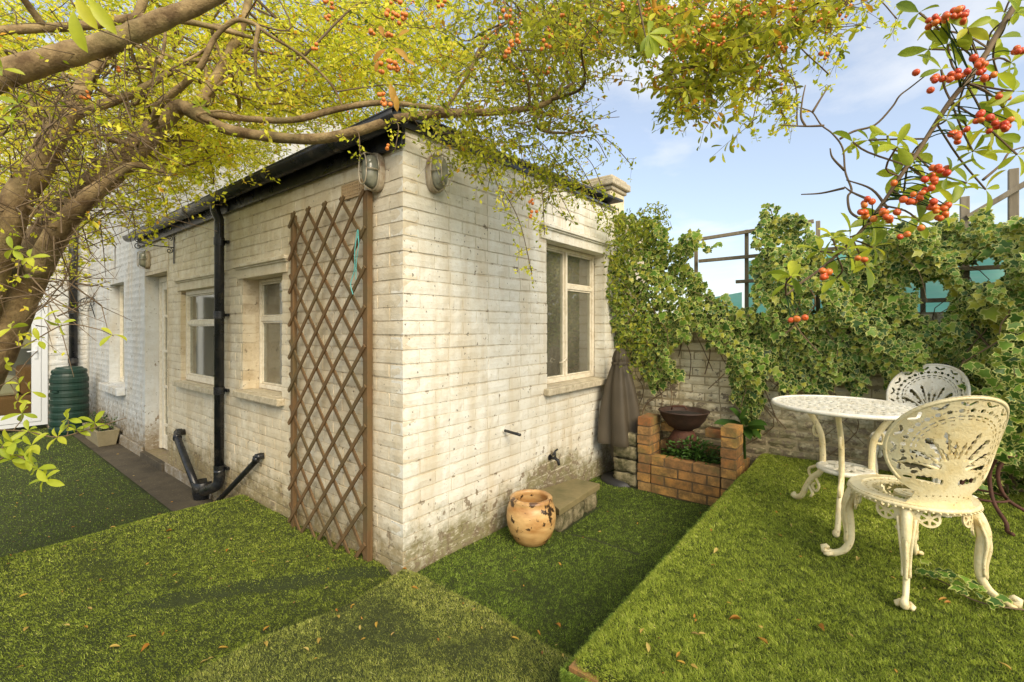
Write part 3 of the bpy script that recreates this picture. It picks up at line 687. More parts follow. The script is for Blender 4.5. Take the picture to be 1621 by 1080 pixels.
sf = thing('sofa', 'brown cushioned sofa seen through the glazed door', 'sofa', (XR-.75, -1.0, -.13))
for nm, lo, hi in (('seat', (-.35, -.6, .05), (.35, .5, .42)), ('backrest', (-.35, .30, .421), (.30, .52, .85)), ('cushion', (-.28, -.1, .421), (.28, .29, .70))):
    link(nm, MB().box(lo, hi), 'sofa' if nm != 'cushion' else 'blind', sf, bevel=.05)
tag(link('window_blind', MB().box((XR-.26, -1.4, 1.0), (XR-.25, -.5, 1.9)), 'blind'), 'cream blind inside the far glazed door', 'blind')
tag(link('room_partition', MB().box((XR-1.6, -3, -.2), (XR-1.5, .3, 2.4)), 'room_wall'), 'plain inner wall behind the brown sofa', 'wall')
fp = thing('drainpipe', 'black drainpipe running down behind the green water butt', 'drainpipe', (-7.45, -.11, -.19))
pq = on_x(116, 578, XR+.07); fp.location = (pq[0], pq[1], -.19)
link('pipe', MB().tube([(0, 0, .5), (0, 0, 4.6)], .052, 12), 'gutter_black', fp, smooth=True)
for z in (1.0, 1.75, 2.6): link('collar', MB().tube([(0, 0, z-.04), (0, 0, z+.04)], .060, 12), 'gutter_black', fp)

# ------------------------------------------------------------------ garden wall with brick courses
YW = 2.6
gw = thing('garden_wall', 'old flaking white brick garden wall under the ivy', 'wall', (2.2, YW, 0))
link('wall_core', MB().box((-2.2+.002, .012, -.05), (2.6, .24, 1.42)), 'mortar_garden', gw)
gr_ = lay(4.6, 0.0, 1.42, [], lambda c: (0, True) if c % 2 == 0 else (.1125, False), seed=21, wave=.007, hmul=.9)
gvar = [brick_mesh(.0030, .008) for _ in range(10)]
place_bricks(gw, [(p+.003, q-.003, a, b) for p, q, a, b in gr_], lambda s, z: ((-2.2+s, 0, z), 0.), gvar, 'paint_garden', 0) if False else None
items = []
keep = []
for p, q, a, b in gr_:
    if b < .2: continue
    keep.append((p+.003, q-.003, a, b))
def vis_key(r):
    x, y, d = project(((r[0]+r[1])/2, YW, (r[2]+r[3])/2))
    sc_ = 0
    if not (960 < x < 1621 and y < 800): sc_ = 3
    elif y < 520: sc_ = 1
    return (sc_, d)
keep.sort(key=vis_key)
for me in gvar: me.materials.append(MAT['paint_garden'])
mbr = MB()
for k, (p, q, a, b) in enumerate(keep):
    me = gvar[rnd.randrange(len(gvar))]
    M = Matrix.Translation((-2.2+(p+q)/2, rnd.uniform(-.006, .004), (a+b)/2)) @ Matrix.Rotation(rnd.uniform(-.012, .012), 4, 'Y') @ Matrix.Rotation(rnd.uniform(-.02, .02), 4, 'Z') @ Matrix.Diagonal((q-p, 1, b-a, 1))
    if k < 300: o = bpy.data.objects.new('brick', me); COL.objects.link(o); o.parent = gw; o.matrix_basis = M
    else: mbr.add([M @ w.co for w in me.vertices], [tuple(t.vertices) for t in me.polygons])
if mbr.v: link('brickwork', mbr, 'paint_garden', gw, kind='stuff')
# stone pier at the wall end
pr = thing('chimney_pier', 'weathered stone pier with moulded cap rising above the ivy', 'pier', (-.25, 2.74, 1.46))
mb = MB(); mb.box((-.15, -.15, 0), (.15, .15, 1.20)); link('shaft', mb, 'paint_garden', pr, bevel=.01)
mb = MB(); mb.box((-.17, -.17, 1.201), (.17, .17, 1.24)); mb.box((-.20, -.20, 1.2405), (.20, .20, 1.31)); mb.box((-.17, -.17, 1.3105), (.17, .17, 1.345)); link('capstone', mb, 'sill_stone', pr, bevel=.012)
mb = MB(); mb.box((.151, -.16, .82), (.21, .16, .90)); mb.box((.151, -.14, .60), (.185, .14, .70)); link('corbel', mb, 'sill_stone', pr, bevel=.015)

# ================================================================== trellis on the left wall
TX0, TX1, TY = -1.10, -.262, -.045
tr = thing('lattice_trellis', 'brown wooden diamond lattice trellis leaning on the outbuilding wall', 'trellis', (TX1, TY, 0))
link('post', MB().box((TX0-TX1-.012, -.002, -.02), (TX0-TX1+.020, .028, 2.06)), 'trellis_wood', tr, bevel=.002)
link('post', MB().box((-.022, -.004, -.0), (.022, .030, 2.07)), 'trellis_wood', tr, bevel=.002)
SL, VR = 1.12, .2165; Wd = TX1-TX0
def clipseg(sl, c):          # z = sl*x + c inside x in [-W-.01, 0], z in [.0, 2.06]
    pts = []
    for x in (-Wd-.012, -.002):
        z = sl*x+c
        if .0 <= z <= 2.06: pts.append((x, z))
    for z in (.0, 2.06):
        x = (z-c)/sl
        if -Wd-.012 < x < -.002: pts.append((x, z))
    return sorted(pts) if len(pts) == 2 else None
for layer, sl in ((0, SL), (1, -SL)):
    for k in range(-6, 16):
        c = (2.075 if sl > 0 else 2.075-SL*Wd)+.0-VR*(k-4 if sl > 0 else k-4)
        sg = clipseg(sl, c)
        if not sg: continue
        (xa, za), (xb, zb) = sg
        if math.hypot(xb-xa, zb-za) < .08: continue
        L = math.hypot(xb-xa, zb-za)+.03; a = math.atan2(zb-za, xb-xa)
        if zb < .01 or za < .01: za += rnd.uniform(0, .03)*0
        o = link('slat', MB().box((-L/2, -.0045, -.0115), (L/2, .0045, .0115)), 'trellis_wood', tr, bevel=.0015)
        o.location = ((xa+xb)/2+rnd.uniform(-.003, .003), -.0098 if layer == 0 else -.0002-.0098+.0195-.0005, (za+zb)/2); 
        if layer == 1: o.location.y = -.0002
        if layer == 0: o.location.y = -.0098
        o.rotation_euler = (0, -a+rnd.uniform(-.006, .006), 0)
tw = MB(); a = Vector((TX1-.03, -.07, 1.80))
tw.tube(spline([a, a+Vector((.01, -.012, .05)), a+Vector((-.02, -.01, -.06)), a+Vector((-.03, -.005, -.16)), a+Vector((-.06, -.01, -.24)), a+Vector((-.035, -.012, -.30))], 5), .0026, 6)
tw.tube(spline([a+Vector((.0, -.005, .02)), a+Vector((.025, -.015, -.03)), a+Vector((-.005, -.01, -.12)), a+Vector((-.01, -.01, -.22))], 5), .0022, 6)
tag(link('blue_twine', tw, 'twine'), 'short length of blue green twine tied to the lattice trellis', 'twine')

# ================================================================== bulkhead lamps
def lamp(loc, rz, label, sc=1.):
    t = thing('bulkhead_lamp', label, 'wall lamp', loc, rz, 'caged bulkhead lamps on the walls')   # local: -y is out of the wall
    def oval(w, h, n=28): return [(w*math.copysign(abs(math.cos(a))**.8, math.cos(a)), h*math.copysign(abs(math.sin(a))**.8, math.sin(a))) for a in np.linspace(0, 2*math.pi, n, endpoint=False)]
    def dome(levels, m, nm, n=28):
        V = []; F = []
        for w, h, y in levels: V += [(a*sc, y*sc, b*sc) for a, b in oval(w, h, n)]
        for i in range(len(levels)-1):
            for k in range(n): F.append((i*n+k, i*n+(k+1) % n, (i+1)*n+(k+1) % n, (i+1)*n+k))
        F.append(tuple(k+(len(levels)-1)*n for k in range(n))); return link(nm, MB().add(V, F), m, t, smooth=True)
    dome([(.058, .102, 0), (.060, .104, -.02), (.056, .100, -.034)], 'lamp_metal', 'base')
    dome([(.044, .086, -.034), (.044, .086, -.05), (.038, .078, -.072), (.026, .06, -.086), (.010, .03, -.092)], 'lamp_glass', 'glass_dome')
    g = MB(); ring = [(a*sc, -.036*sc, b*sc) for a, b in oval(.054, .097)]; g.tube(ring+[ring[0]], .0045*sc, 6)
    r2 = [(a*sc*.62, -.098*sc, b*sc*.80) for a, b in oval(.054, .097)]; g.tube(r2+[r2[0]], .0035*sc, 6)
    for a in (0, 1, 2, 3):
        sx, sz = ((0, 1), (0, -1), (1, 0), (-1, 0))[a]
        g.tube([(sx*.054*sc, -.036*sc, sz*.097*sc), (sx*.050*sc, -.075*sc, sz*.092*sc), (sx*.034*sc, -.098*sc, sz*.078*sc)], .0035*sc, 6)
    link('cage', g, 'cage_metal', t, smooth=True); return t
p = on_y(592, 278, 0); lamp((p[0]+.045, -.002, p[2]), 0, 'caged oval lamp at the top right of the lattice trellis', 1.02)
p = on_x(686, 277, 0); lamp((.002, p[1], p[2]), R(90), 'caged oval lamp on the side wall beside the house corner', 1.02)
p = on_y(236, 412, 0); lamp((p[0], -.002, p[2]), 0, 'caged oval lamp above the recessed door', 1.0)

# scroll bracket
sb = thing('scroll_bracket', 'black wrought iron scroll bracket projecting from the wall over the door', 'bracket', (-3.62, 0, 2.10))
def spiral(cy, cz, r0, a0, turns, n=22): return [(0, cy+r0*(1-k/n*.75)*math.cos(a0+turns*2*math.pi*k/n), cz+r0*(1-k/n*.75)*math.sin(a0+turns*2*math.pi*k/n)) for k in range(n)]
m_ = MB(); m_.box((-.009, -.012, -.14), (.009, -.0055, .15)); link('back_plate', m_, 'dark_metal', sb)
m_ = MB(); m_.tube([(0, -.012, .02), (0, -.16, .02), (0, -.29, .035)], .005, 6); m_.tube(spiral(-.295, .065, .03, -1.57, -1.2), .004, 6); m_.tube(spiral(-.295, -.005, .03, 1.57, 1.2), .004, 6)
m_.tube(spiral(-.045, .115, .028, -1.2, 1.3), .004, 6); m_.tube(spiral(-.045, -.015, .03, 1.2, -1.3), .004, 6); link('arm', m_, 'dark_metal', sb, smooth=True)

# cable down the wall beside the door
c = MB(); c.tube(spline([(-3.80, -.006, 2.25), (-3.81, -.007, 1.95), (-3.84, -.006, 1.75), (-3.82, -.006, 1.2), (-3.83, -.006, .5)], 5), .004, 5)
tag(link('wall_cable', c, 'paint_left_shaded'), 'thin painted cable running down beside the recessed door', 'cable')

# wire basket on the far wall
wbk = thing('wire_basket', 'dark conical wire basket fixed on the far house wall', 'basket', tuple(on_y(140, 480, -.06)))
m_ = MB(); n = 9
for k in range(n):
    a = 2*math.pi*k/n; m_.tube([(-.15, .0+.10*math.cos(a), .10*math.sin(a)-.02), (.16, .04*math.cos(a), .07+.10*math.sin(a)*.5)], .003, 4)
for s, r_ in ((-.15, .10), (-.05, .085), (.06, .065), (.16, .045)):
    q = [(s, r_*math.cos(a), r_*math.sin(a)-.02+(s+.15)*.2) for a in np.linspace(0, 2*math.pi, 13)]; m_.tube(q, .004, 4)
link('cage', m_, 'dark_metal', wbk); m_ = MB(); m_.tube([(.16, 0, .05), (.30, .03, .10)], .004, 5); m_.tube([(.14, .0, .0), (.15, .05, -.22)], .006, 5); link('stay', m_, 'dark_metal', wbk)

# ------------------------------------------------------------------ waste pipes and gully
def waste(pts, r, label, ends=True):
    o = thing('waste_pipe', label, 'pipe', tuple(pts[0])); P = [np.array(p)-np.array(pts[0]) for p in pts]
    m_ = MB(); m_.tube(P, r, 12); link('pipe', m_, 'gutter_black', o, smooth=True)
    for i in (0, 1):
        m_ = MB(); d = P[i+1]-P[i]; d = d/np.linalg.norm(d); m_.tube([P[i+1]-d*.035, P[i+1]+d*.005], r*1.22, 12); link('collar', m_, 'gutter_black', o, smooth=True)
    return o
a0 = on_y(292, 684, -.004); a1 = on_y(281, 694, -.09); a2 = on_y(313, 778, -.10)
waste([a0, a0+(0, -.06, .005), a1, (a1+a2)/2, a2], .030, 'dark waste pipe sloping down to the gully left of the downpipe')
b0 = on_y(418, 721, -.004); b1 = on_y(405, 730, -.045); b2 = on_y(343, 796, -.07)
waste([b0, b0+(-.03, -.04, -.01), b1, (b1+b2)/2, b2], .021, 'thin dark waste pipe sloping down right of the downpipe')
gy = thing('gully_hopper', 'black gully hopper at the foot of the downpipe', 'drain', tuple(on_z(321, 788, -.175)))
link('bowl', MB().lathe([(.07, .0), (.078, .05), (.082, .14), (.074, .15), (.06, .05), (.0, .03)], 20), 'gutter_black', gy, smooth=True)
# outdoor tap, overflow pipe, small pipe on side wall
p = on_x(870, 724); tp = thing('garden_tap', 'small dark garden tap on the side wall above the stone slab', 'tap', tuple(p))
m_ = MB(); m_.tube([(-.004, 0, 0), (.05, 0, 0), (.075, 0, -.01), (.085, 0, -.045)], [.012, .012, .012, .010], 10); link('spout', m_, 'dark_metal', tp, smooth=True)
m_ = MB(); m_.tube([(.05, 0, .0), (.05, 0, .045)], .007, 8); m_.tube([(.05, -.032, .03), (.05, 0, .055), (.05, .032, .062)], .007, 6); link('handle', m_, 'dark_metal', tp, smooth=True)
m_ = MB(); m_.lathe([(.022, 0), (.022, .006), (0, .006)], 14); o = link('flange', m_, 'dark_metal', tp); o.rotation_euler = (0, R(90), 0); o.location = (.001, 0, 0)
p = on_x(797, 681); op_ = thing('overflow_pipe', 'short black overflow pipe sticking out of the side wall', 'pipe', tuple(p))
link('pipe', MB().tube([(-.005, 0, 0), (.09, 0, -.008), (.14, 0, -.012)], .0095, 10), 'gutter_black', op_, smooth=True)
link('flange', MB().tube([(-.002, 0, 0), (.012, 0, 0)], .017, 12), 'paint_right', op_)
p = on_x(948, 650); m_ = MB(); q = Vector(p)
m_.tube(spline([q+Vector((.012, .10, .10)), q+Vector((.014, .02, .08)), q+Vector((.014, 0, .05)), q+Vector((.014, 0, -.12))], 4), .009, 8)
tag(link('wall_pipe', m_, 'paint_right'), 'thin white painted pipe bending down under the side window corner', 'pipe')

# ================================================================== green water butt, trough
p = at_d(110, 679, 6.55)
wbt = thing('water_butt', 'dark green ribbed plastic water butt with lid in the far corner', 'water butt', (p[0], p[1], -.19))
prof = [(.185, 0.0), (.20, .02)]
for k in range(8):
    z = .04+k*.098; prof += [(.204-.001*k, z), (.214-.001*k, z+.012), (.214-.001*k, z+.062), (.204-.001*k, z+.075)]
prof += [(.196, .83), (.178, .865)]
link('barrel', MB().lathe(prof, 36), 'butt_green', wbt, smooth=False)
link('lid', MB().lathe([(.180, .862), (.190, .866), (.190, .90), (.176, .915), (.15, .925), (.14, .945), (.05, .955), (0, .955)], 36), 'butt_green', wbt, smooth=False)
m_ = MB(); m_.box((-.035, -.221, .60), (.035, -.20, .63)); o = link('handle', m_, 'butt_green', wbt, bevel=.004); o.rotation_euler = (0, 0, R(40))
tg = thing('stone_trough', 'weathered concrete trough planter with straggly plants on the path', 'planter', (-6.05, -.15, -.176))
m_ = MB(); w0, w1, h = .38, .44, .20; d0, d1 = .085, .115
V = [(-w0, -d0, 0), (w0, -d0, 0), (w0, d0, 0), (-w0, d0, 0), (-w1, -d1, h), (w1, -d1, h), (w1, d1, h), (-w1, d1, h), (-w1+.03, -d1+.03, h), (w1-.03, -d1+.03, h), (w1-.03, d1-.03, h), (-w1+.03, d1-.03, h), (-w1+.03, -d1+.03, h-.05), (w1-.03, -d1+.03, h-.05), (w1-.03, d1-.03, h-.05), (-w1+.03, d1-.03, h-.05)]
m_.add(V, [(0, 3, 2, 1), (0, 1, 5, 4), (1, 2, 6, 5), (2, 3, 7, 6), (3, 0, 4, 7), (4, 5, 9, 8), (5, 6, 10, 9), (6, 7, 11, 10), (7, 4, 8, 11), (8, 9, 13, 12), (9, 10, 14, 13), (10, 11, 15, 14), (11, 8, 12, 15)]); link('trough', m_, 'concrete_trough', tg, bevel=.006)
link('soil', MB().box((-w1+.032, -d1+.032, h-.06), (w1-.032, d1-.032, h-.02)), 'soil', tg)
n = 260; pos = np.stack([rng.uniform(-.40, .40, n), rng.uniform(-.09, .09, n), rng.uniform(h-.02, h+.14, n)], 1); d = rng.normal(0, 1, (n, 3)); d[:, 2] = np.abs(d[:, 2])*.6
o = link('foliage', leaf_mesh('foliage', pos, d, rng.normal(0, 1, (n, 3))+(0, 0, 2), rng.uniform(.02, .05, n), rng.random(n)*.7, 'oval'), 'plant_leaf', tg, kind='stuff')
m_ = MB()
for k in range(16):
    x = rnd.uniform(-.4, .4); y = rnd.uniform(-.08, .08); m_.tube([(x, y, h-.03), (x+rnd.uniform(-.08, .08), y+rnd.uniform(-.08, .08), h+rnd.uniform(.05, .2))], .003, 4)
link('stems', m_, 'twig_brown', tg)

# ================================================================== glazed pot
tp_ = thing('glazed_pot', 'round ochre glazed pot with chipped dark patches on the lawn', 'pot', (.262, .775, .004))
prof = [(.0, .0), (.088, .0), (.100, .008), (.126, .045), (.146, .10), (.153, .155), (.148, .20), (.137, .232), (.129, .245), (.131, .256), (.131, .268), (.124, .275), (.108, .275), (.101, .268), (.102, .25), (.125, .205), (.13, .16), (.115, .09), (.08, .05), (0, .045)]
link('body', MB().lathe([(r*1.0, z) for r, z in prof], 56, mod=lambda a, z: 1+.004*math.sin(a*3+z*9)), 'pot_glaze', tp_, smooth=True)
link('soil', MB().lathe([(0, .09), (.108, .088)], 24), 'terracotta_dark', tp_)

# stone slab on blocks
sbn = thing('stone_slab_bench', 'low sandstone slab resting on mossy blocks against the side wall', 'stone bench', (.2, 1.25, 0))
c4 = [on_z(885.6, 807, .17), on_z(950, 765.6, .17), on_z(911, 757, .17), on_z(848, 777, .17)]; V = [(c[0]-.2, c[1]-1.25, .17) for c in c4]
o = MB().add([(a, b, .127) for a, b, _ in V]+V, [(0, 3, 2, 1), (4, 5, 6, 7), (0, 1, 5, 4), (1, 2, 6, 5), (2, 3, 7, 6), (3, 0, 4, 7)]); link('slab', o, 'slab_stone', sbn, bevel=.005)
def rough_block(lo, hi, m, parent, name='stone', n=5, amp=.008, rot=0.):
    lo = np.array(lo); hi = np.array(hi); import itertools as it
    V = {}; L = []; F = []
    def vid(p):
        k = tuple(np.round(p, 5))
        if k not in V: V[k] = len(L); L.append(np.array(p)+np.array([rnd.uniform(-amp, amp) for _ in range(3)]))
        return V[k]
    for ax in range(3):
        u, w = [a for a in range(3) if a != ax]
        for s in (0, 1):
            for i in range(n):
                for j in range(n):
                    q = []
                    for di, dj in ((0, 0), (1, 0), (1, 1), (0, 1)):
                        p = np.zeros(3); p[ax] = (lo, hi)[s][ax]; p[u] = lo[u]+(hi[u]-lo[u])*(i+di)/n; p[w] = lo[w]+(hi[w]-lo[w])*(j+dj)/n; q.append(vid(p))
                    F.append(tuple(q) if (s == 1) ^ (ax == 1) else tuple(q[::-1]))
    c = (lo+hi)/2; h = (hi-lo)/2; out = []
    for p in L:
        t = np.abs((p-c)/h); k = np.sort(t)[-2]; q = c+(p-c)*(1-.06*max(0, k-.5)*2); out.append(tuple(q))
    o = link(name, MB().add(out, F), m, parent, smooth=True); return o
rough_block((-.12, -.26, -.01), (.14, -.09, .122), 'stone_mossy', sbn); rough_block((-.13, -.06, -.01), (.13, .07, .121), 'stone_mossy', sbn); rough_block((-.13, .11, -.01), (.13, .26, .123), 'stone_mossy', sbn)

# ================================================================== brick planter
bp = thing('brick_planter', 'orange brick planter with two low pillars against the garden wall', 'planter', (.80, 2.32, 0))
rb_ = [brick_mesh(.0016, .005, depth=.099) for _ in range(5)]; full = []
for q in range(5):
    me = MB().box((-.5, -.5, -.5), (.5, .5, .5)).mesh('brick'); full.append(me); me.materials.append(MAT['red_brick'])
def rbrick(x, y, z, lx, ly, lz=.063, rz=0.):
    o = bpy.data.objects.new('brick', full[rnd.randrange(5)]); COL.objects.link(o); o.parent = bp
    o.location = (x-.80, y-2.32, z); o.scale = (lx, ly, lz); o.rotation_euler = (rnd.uniform(-.02, .02), rnd.uniform(-.02, .02), rz+rnd.uniform(-.035, .035))
    b = o.modifiers.new('Bevel', 'BEVEL'); b.width = .004; b.segments = 2; b.affect = 'EDGES'
FX0, FX1, FY = .405, 1.165, 2.04
LT, RT = 8, 8
def pillar(xc, top):
    for c in range(top): rbrick(xc+rnd.uniform(-.003, .003), FY+.108, .035+c*.075, .104, .212)
FX1 = 1.145
pillar(FX0+.053, 8); pillar(FX1-.053, 8)
for c in range(4):
    z = .035+c*.075; x = FX0+.112; ln = .10 if c % 2 else .205; xe = FX1-.112
    while x < xe-.03:
        l = min(ln, xe-x); rbrick(x+l/2, FY+.056, z, l-.004, .098); x += l+.010; ln = .205 if c != 2 else (.10 if rnd.random() < .5 else .205)
for c in (4, 6): rbrick(FX0+.20, FY+.30, .035+c*.075, .205, .10); rbrick(FX1-.18, FY+.30, .035+c*.075, .205, .10)
for c in (0, 1, 2, 3): rbrick(FX0+.053, FY+.34, .035+c*.075, .10, .205); rbrick(FX1-.053, FY+.34, .035+c*.075, .10, .205)
mt = MB(); mt.box((FX0-.793, FY+.006-2.32, -.02), (FX0-.702, FY+.20-2.32, .59)); mt.box((FX1-.898, FY+.006-2.32, -.02), (FX1-.806, FY+.20-2.32, .59)); mt.box((FX0-.69, FY+.012-2.32, -.02), (FX1-.91, FY+.096-2.32, .285))
link('mortar', mt, 'mortar_brown', bp)
link('soil', MB().box((FX0-.69, FY+.11-2.32, .02), (FX1-.91, 2.58-2.32, .25)), 'soil', bp)
# leafy green planting
def clump(name, label, cat, centre, rx, ry, rz_, n, size, m='plant_leaf', kind='oval', up=1.2, group=None, single=60):
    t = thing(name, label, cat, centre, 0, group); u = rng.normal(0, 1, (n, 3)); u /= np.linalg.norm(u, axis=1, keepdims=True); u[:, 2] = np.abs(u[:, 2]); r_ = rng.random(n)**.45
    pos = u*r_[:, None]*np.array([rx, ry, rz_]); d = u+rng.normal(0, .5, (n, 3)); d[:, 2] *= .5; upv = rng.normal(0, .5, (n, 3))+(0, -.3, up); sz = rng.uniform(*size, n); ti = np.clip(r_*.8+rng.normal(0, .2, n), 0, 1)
    order = np.argsort(pos[:, 1]-pos[:, 2]*.5); k1 = order[:single]; k2 = order[single:]
    for k in k1: leaf_obj(kind, m, pos[k], d[k], upv[k], float(sz[k]), float(ti[k]), t)
    link('foliage', leaf_mesh('foliage', pos[k2], d[k2], upv[k2], sz[k2], ti[k2], kind), m, t, kind='stuff')
    s = MB()
    for k in range(0, n, 9): s.tube([(pos[k][0]*.3, pos[k][1]*.3, -.02), tuple(pos[k]*.7), tuple(pos[k])], .0018, 4)
    link('stems', s, 'plant_leaf', t); return t
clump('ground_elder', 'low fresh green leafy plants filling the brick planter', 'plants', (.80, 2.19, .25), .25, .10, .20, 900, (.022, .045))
# cast iron urn: wide dark bowl on a rusty foot
ur = thing('iron_urn', 'rusty iron urn with a wide dark bowl standing in the brick planter', 'urn', (.690, 2.30, .235))
link('bowl', MB().lathe([(0, .25), (.07, .252), (.12, .28), (.165, .335), (.192, .395), (.200, .40), (.196, .408), (.18, .402), (.15, .345), (.10, .295), (0, .285)], 40), 'dark_iron', ur, smooth=True)
link('foot', MB().lathe([(.045, 0), (.04, .06), (.05, .10), (.135, .12), (.138, .135), (.10, .20), (.085, .23), (.07, .249)], 36), 'rust', ur, smooth=True)
link('soil', MB().lathe([(0, .385), (.172, .372)], 30), 'soil', ur)
m_ = MB(); m_.tube([(-.10, 0, .40), (-.09, 0, .43), (.0, .02, .435), (.02, .02, .41)], .008, 6); link('handle', m_, 'rust', ur, smooth=True)
# broad-leaved plant by the right pillar
bl = thing('broadleaf_plant', 'plant with long broad green leaves above the right planter pillar', 'plant', (1.12, 2.44, .42))
for k, (dx, dz, s_) in enumerate(((-1, .35, .26), (-.8, -.05, .20), (-.25, .75, .26), (.15, .9, .30), (.6, .5, .26), (.9, .2, .24), (.3, -.25, .20), (-.4, .2, .2), (.75, -.15, .2), (0, .4, .22))):
    leaf_obj('oval', 'plant_leaf', (0, -.06+.01*k, .12), (dx, -.55+rnd.uniform(-.2, .2), dz), (0, -.6, 1), s_*.8, rnd.uniform(.3, 1), bl)
link('stem', MB().tube([(0, 0, -.2), (0, -.03, 0), (0, -.06, .13)], .01, 6), 'plant_leaf', bl)
# mossy blocks left of planter
sk = thing('mossy_blocks', 'stack of mossy dark stone blocks left of the brick planter', 'stone stack', (.285, 2.18, 0))
for c in range(4): rough_block((-.105, -.13, .005+c*.112), (.105, .14, .108+c*.112), 'stone_mossy', sk, amp=.006)

# ================================================================== parasol in brown cover
pc = thing('covered_parasol', 'closed parasol under a brown fabric cover standing in the wall corner', 'parasol', (.20, 2.16, 0))
def folds(a, z): return 1+.19*math.sin(a*5+z*2)*min(1, max(0, (1.25-z)*1.4))+.06*math.sin(a*9+1+z*4)
prof = [(.165, .335), (.170, .36), (.160, .50), (.145, .65), (.122, .80), (.088, .93), (.066, 1.0), (.062, 1.02), (.066, 1.05), (.050, 1.11), (.025, 1.135), (0, 1.14)]
pr2 = []
for i in range(len(prof)-1):
    for k in range(3): t = k/3; pr2.append((prof[i][0]*(1-t)+prof[i+1][0]*t, prof[i][1]*(1-t)+prof[i+1][1]*t))
pr2.append(prof[-1])
link('cover', MB().lathe(pr2, 72, mod=folds), 'cover_brown', pc, smooth=True)
link('strap', MB().lathe([(.070, 1.0), (.072, 1.003), (.072, 1.02), (.07, 1.023)], 40, mod=lambda a, z: 1.02+.05*math.sin(a*9)), 'cover_brown', pc)
link('canopy', MB().lathe([(.03, .12), (.055, .16), (.07, .25), (.08, .34)], 48, mod=lambda a, z: 1+.22*math.sin(a*6)), 'cover_brown', pc, smooth=True)
link('pole', MB().tube([(0, 0, .0), (0, 0, .4)], .019, 14), 'lamp_metal', pc, smooth=True)
link('base', MB().lathe([(0, .06), (.05, .058), (.16, .03), (.17, .0)], 30), 'dark_metal', pc, smooth=True)

# ================================================================== garden furniture
def f_back(X, Y):
    a, b, c = .212, .200, .232
    el = (1-np.hypot(X/a, (Y-c)/b))*min(a, b)
    neck = -np.maximum(np.abs(X)-(.122-.10*np.sin(np.clip(Y, 0, .12)/.12*math.pi)*.25), np.maximum(Y-.13, -Y-.0))
    body = np.maximum(el, neck)
    rho = np.hypot(X/a, (Y-c)/b); th = np.arctan2(X, (Y-c)); hole = np.full_like(X, 9.)
    for k in range(-12, 13):
        t = k*R(11.2)
        def P(q, tt=t): return math.sin(tt)*a*q, c+math.cos(tt)*b*q
        x, y = P(.885); x2, y2 = P(.835, t+R(4)) if k % 2 else P(.835, t-R(4)); hole = np.minimum(hole, cap(X, Y, x, y, x2, y2, .0052))
        x, y = P(.735); x1, y1 = P(.735, t+R(3.5)); hole = np.minimum(hole, np.abs(np.hypot(X-x, Y-y)-.0062)-.0034+.02*(np.hypot(X-x1, Y-y1) < .0055)) if False else np.minimum(hole, np.hypot(X-x, Y-y)-.0082)
        x, y = P(.735, t+R(5.6)); hole = np.minimum(hole, np.hypot(X-x, Y-y)-.0035)
        x, y = P(.63, t-R(3.2)); x2, y2 = P(.63, t+R(3.2)); hole = np.minimum(hole, cap(X, Y, x, y, x2, y2, .0028))
        x, y = P(.57, t-R(2.6)); x2, y2 = P(.57, t+R(2.6)); hole = np.minimum(hole, cap(X, Y, x, y, x2, y2, .0022))
    for k, (an, r0, r1, w) in enumerate(((-78, .05, .115, .011), (-57, .06, .13, .009), (-36, .055, .145, .010), (-18, .07, .15, .006), (-7, .05, .105, .0045), (7, .05, .105, .0045), (18, .07, .15, .006), (36, .055, .145, .010), (57, .06, .13, .009), (78, .05, .115, .011))):
        t = R(an); ox, oy = 0, .150
        d1 = cap(X, Y, ox+math.sin(t)*r0, oy+math.cos(t)*r0, ox+math.sin(t*1.12)*r1, oy+math.cos(t*1.12)*r1, w)
        d1 = d1+.0026*np.sin(np.hypot(X-ox, Y-oy)*260)
        hole = np.minimum(hole, d1)
    for s in (-1, 1):
        hole = np.minimum(hole, cap(X, Y, s*.035, .100, s*.088, .108, .012)+.003*np.sin(X*330)); hole = np.minimum(hole, cap(X, Y, s*.118, .150, s*.150, .165, .008))
        hole = np.minimum(hole, np.hypot(X-s*.105, Y-.132)-.006); hole = np.minimum(hole, np.hypot(X-s*.15, Y-.135)-.004)
    for k in range(-6, 7): hole = np.minimum(hole, np.hypot(X-k*.021, Y-.045+.0006*k*k)-.0036)
    return np.minimum(body, hole)
def m_back(x, y, d):
    Rr = .235; a = x/Rr; r = Rr+d + .05*y; lean = .20*y+.25*y*y
    return (r*math.sin(a), -(r*math.cos(a)-Rr) - .185 - lean*1.0 + 0*.0, .352+y*.985) if False else (r*math.sin(a), -(r*math.cos(a)) + Rr - .178 - lean - d*0, .350+y*.985)
def f_seat(X, Y):
    r = np.hypot(X, Y); th = np.arctan2(Y, X); solid = .196-r; hole = np.full_like(X, 9.)
    ang = (np.mod(th, R(9))-R(4.5))*r
    hole = np.maximum(np.abs(ang)-.0052-.004*np.clip((r-.05)/.1, 0, 1), np.maximum(r-.122, .050-r))
    ang2 = (np.mod(th, R(12))-R(6))*r; hole = np.minimum(hole, np.hypot(ang2, r-.142)-.0062)
    ang3 = (np.mod(th, R(60))-R(30))*r; hole = np.minimum(hole, np.hypot(ang3, (r-.026))-.0085)
    return np.minimum(solid, hole)
def m_seat(x, y, d):
    r = math.hypot(x, y); return (x, y, .345+d-.010*max(0, 1-r/.15)+(.004 if r > .155 else 0))
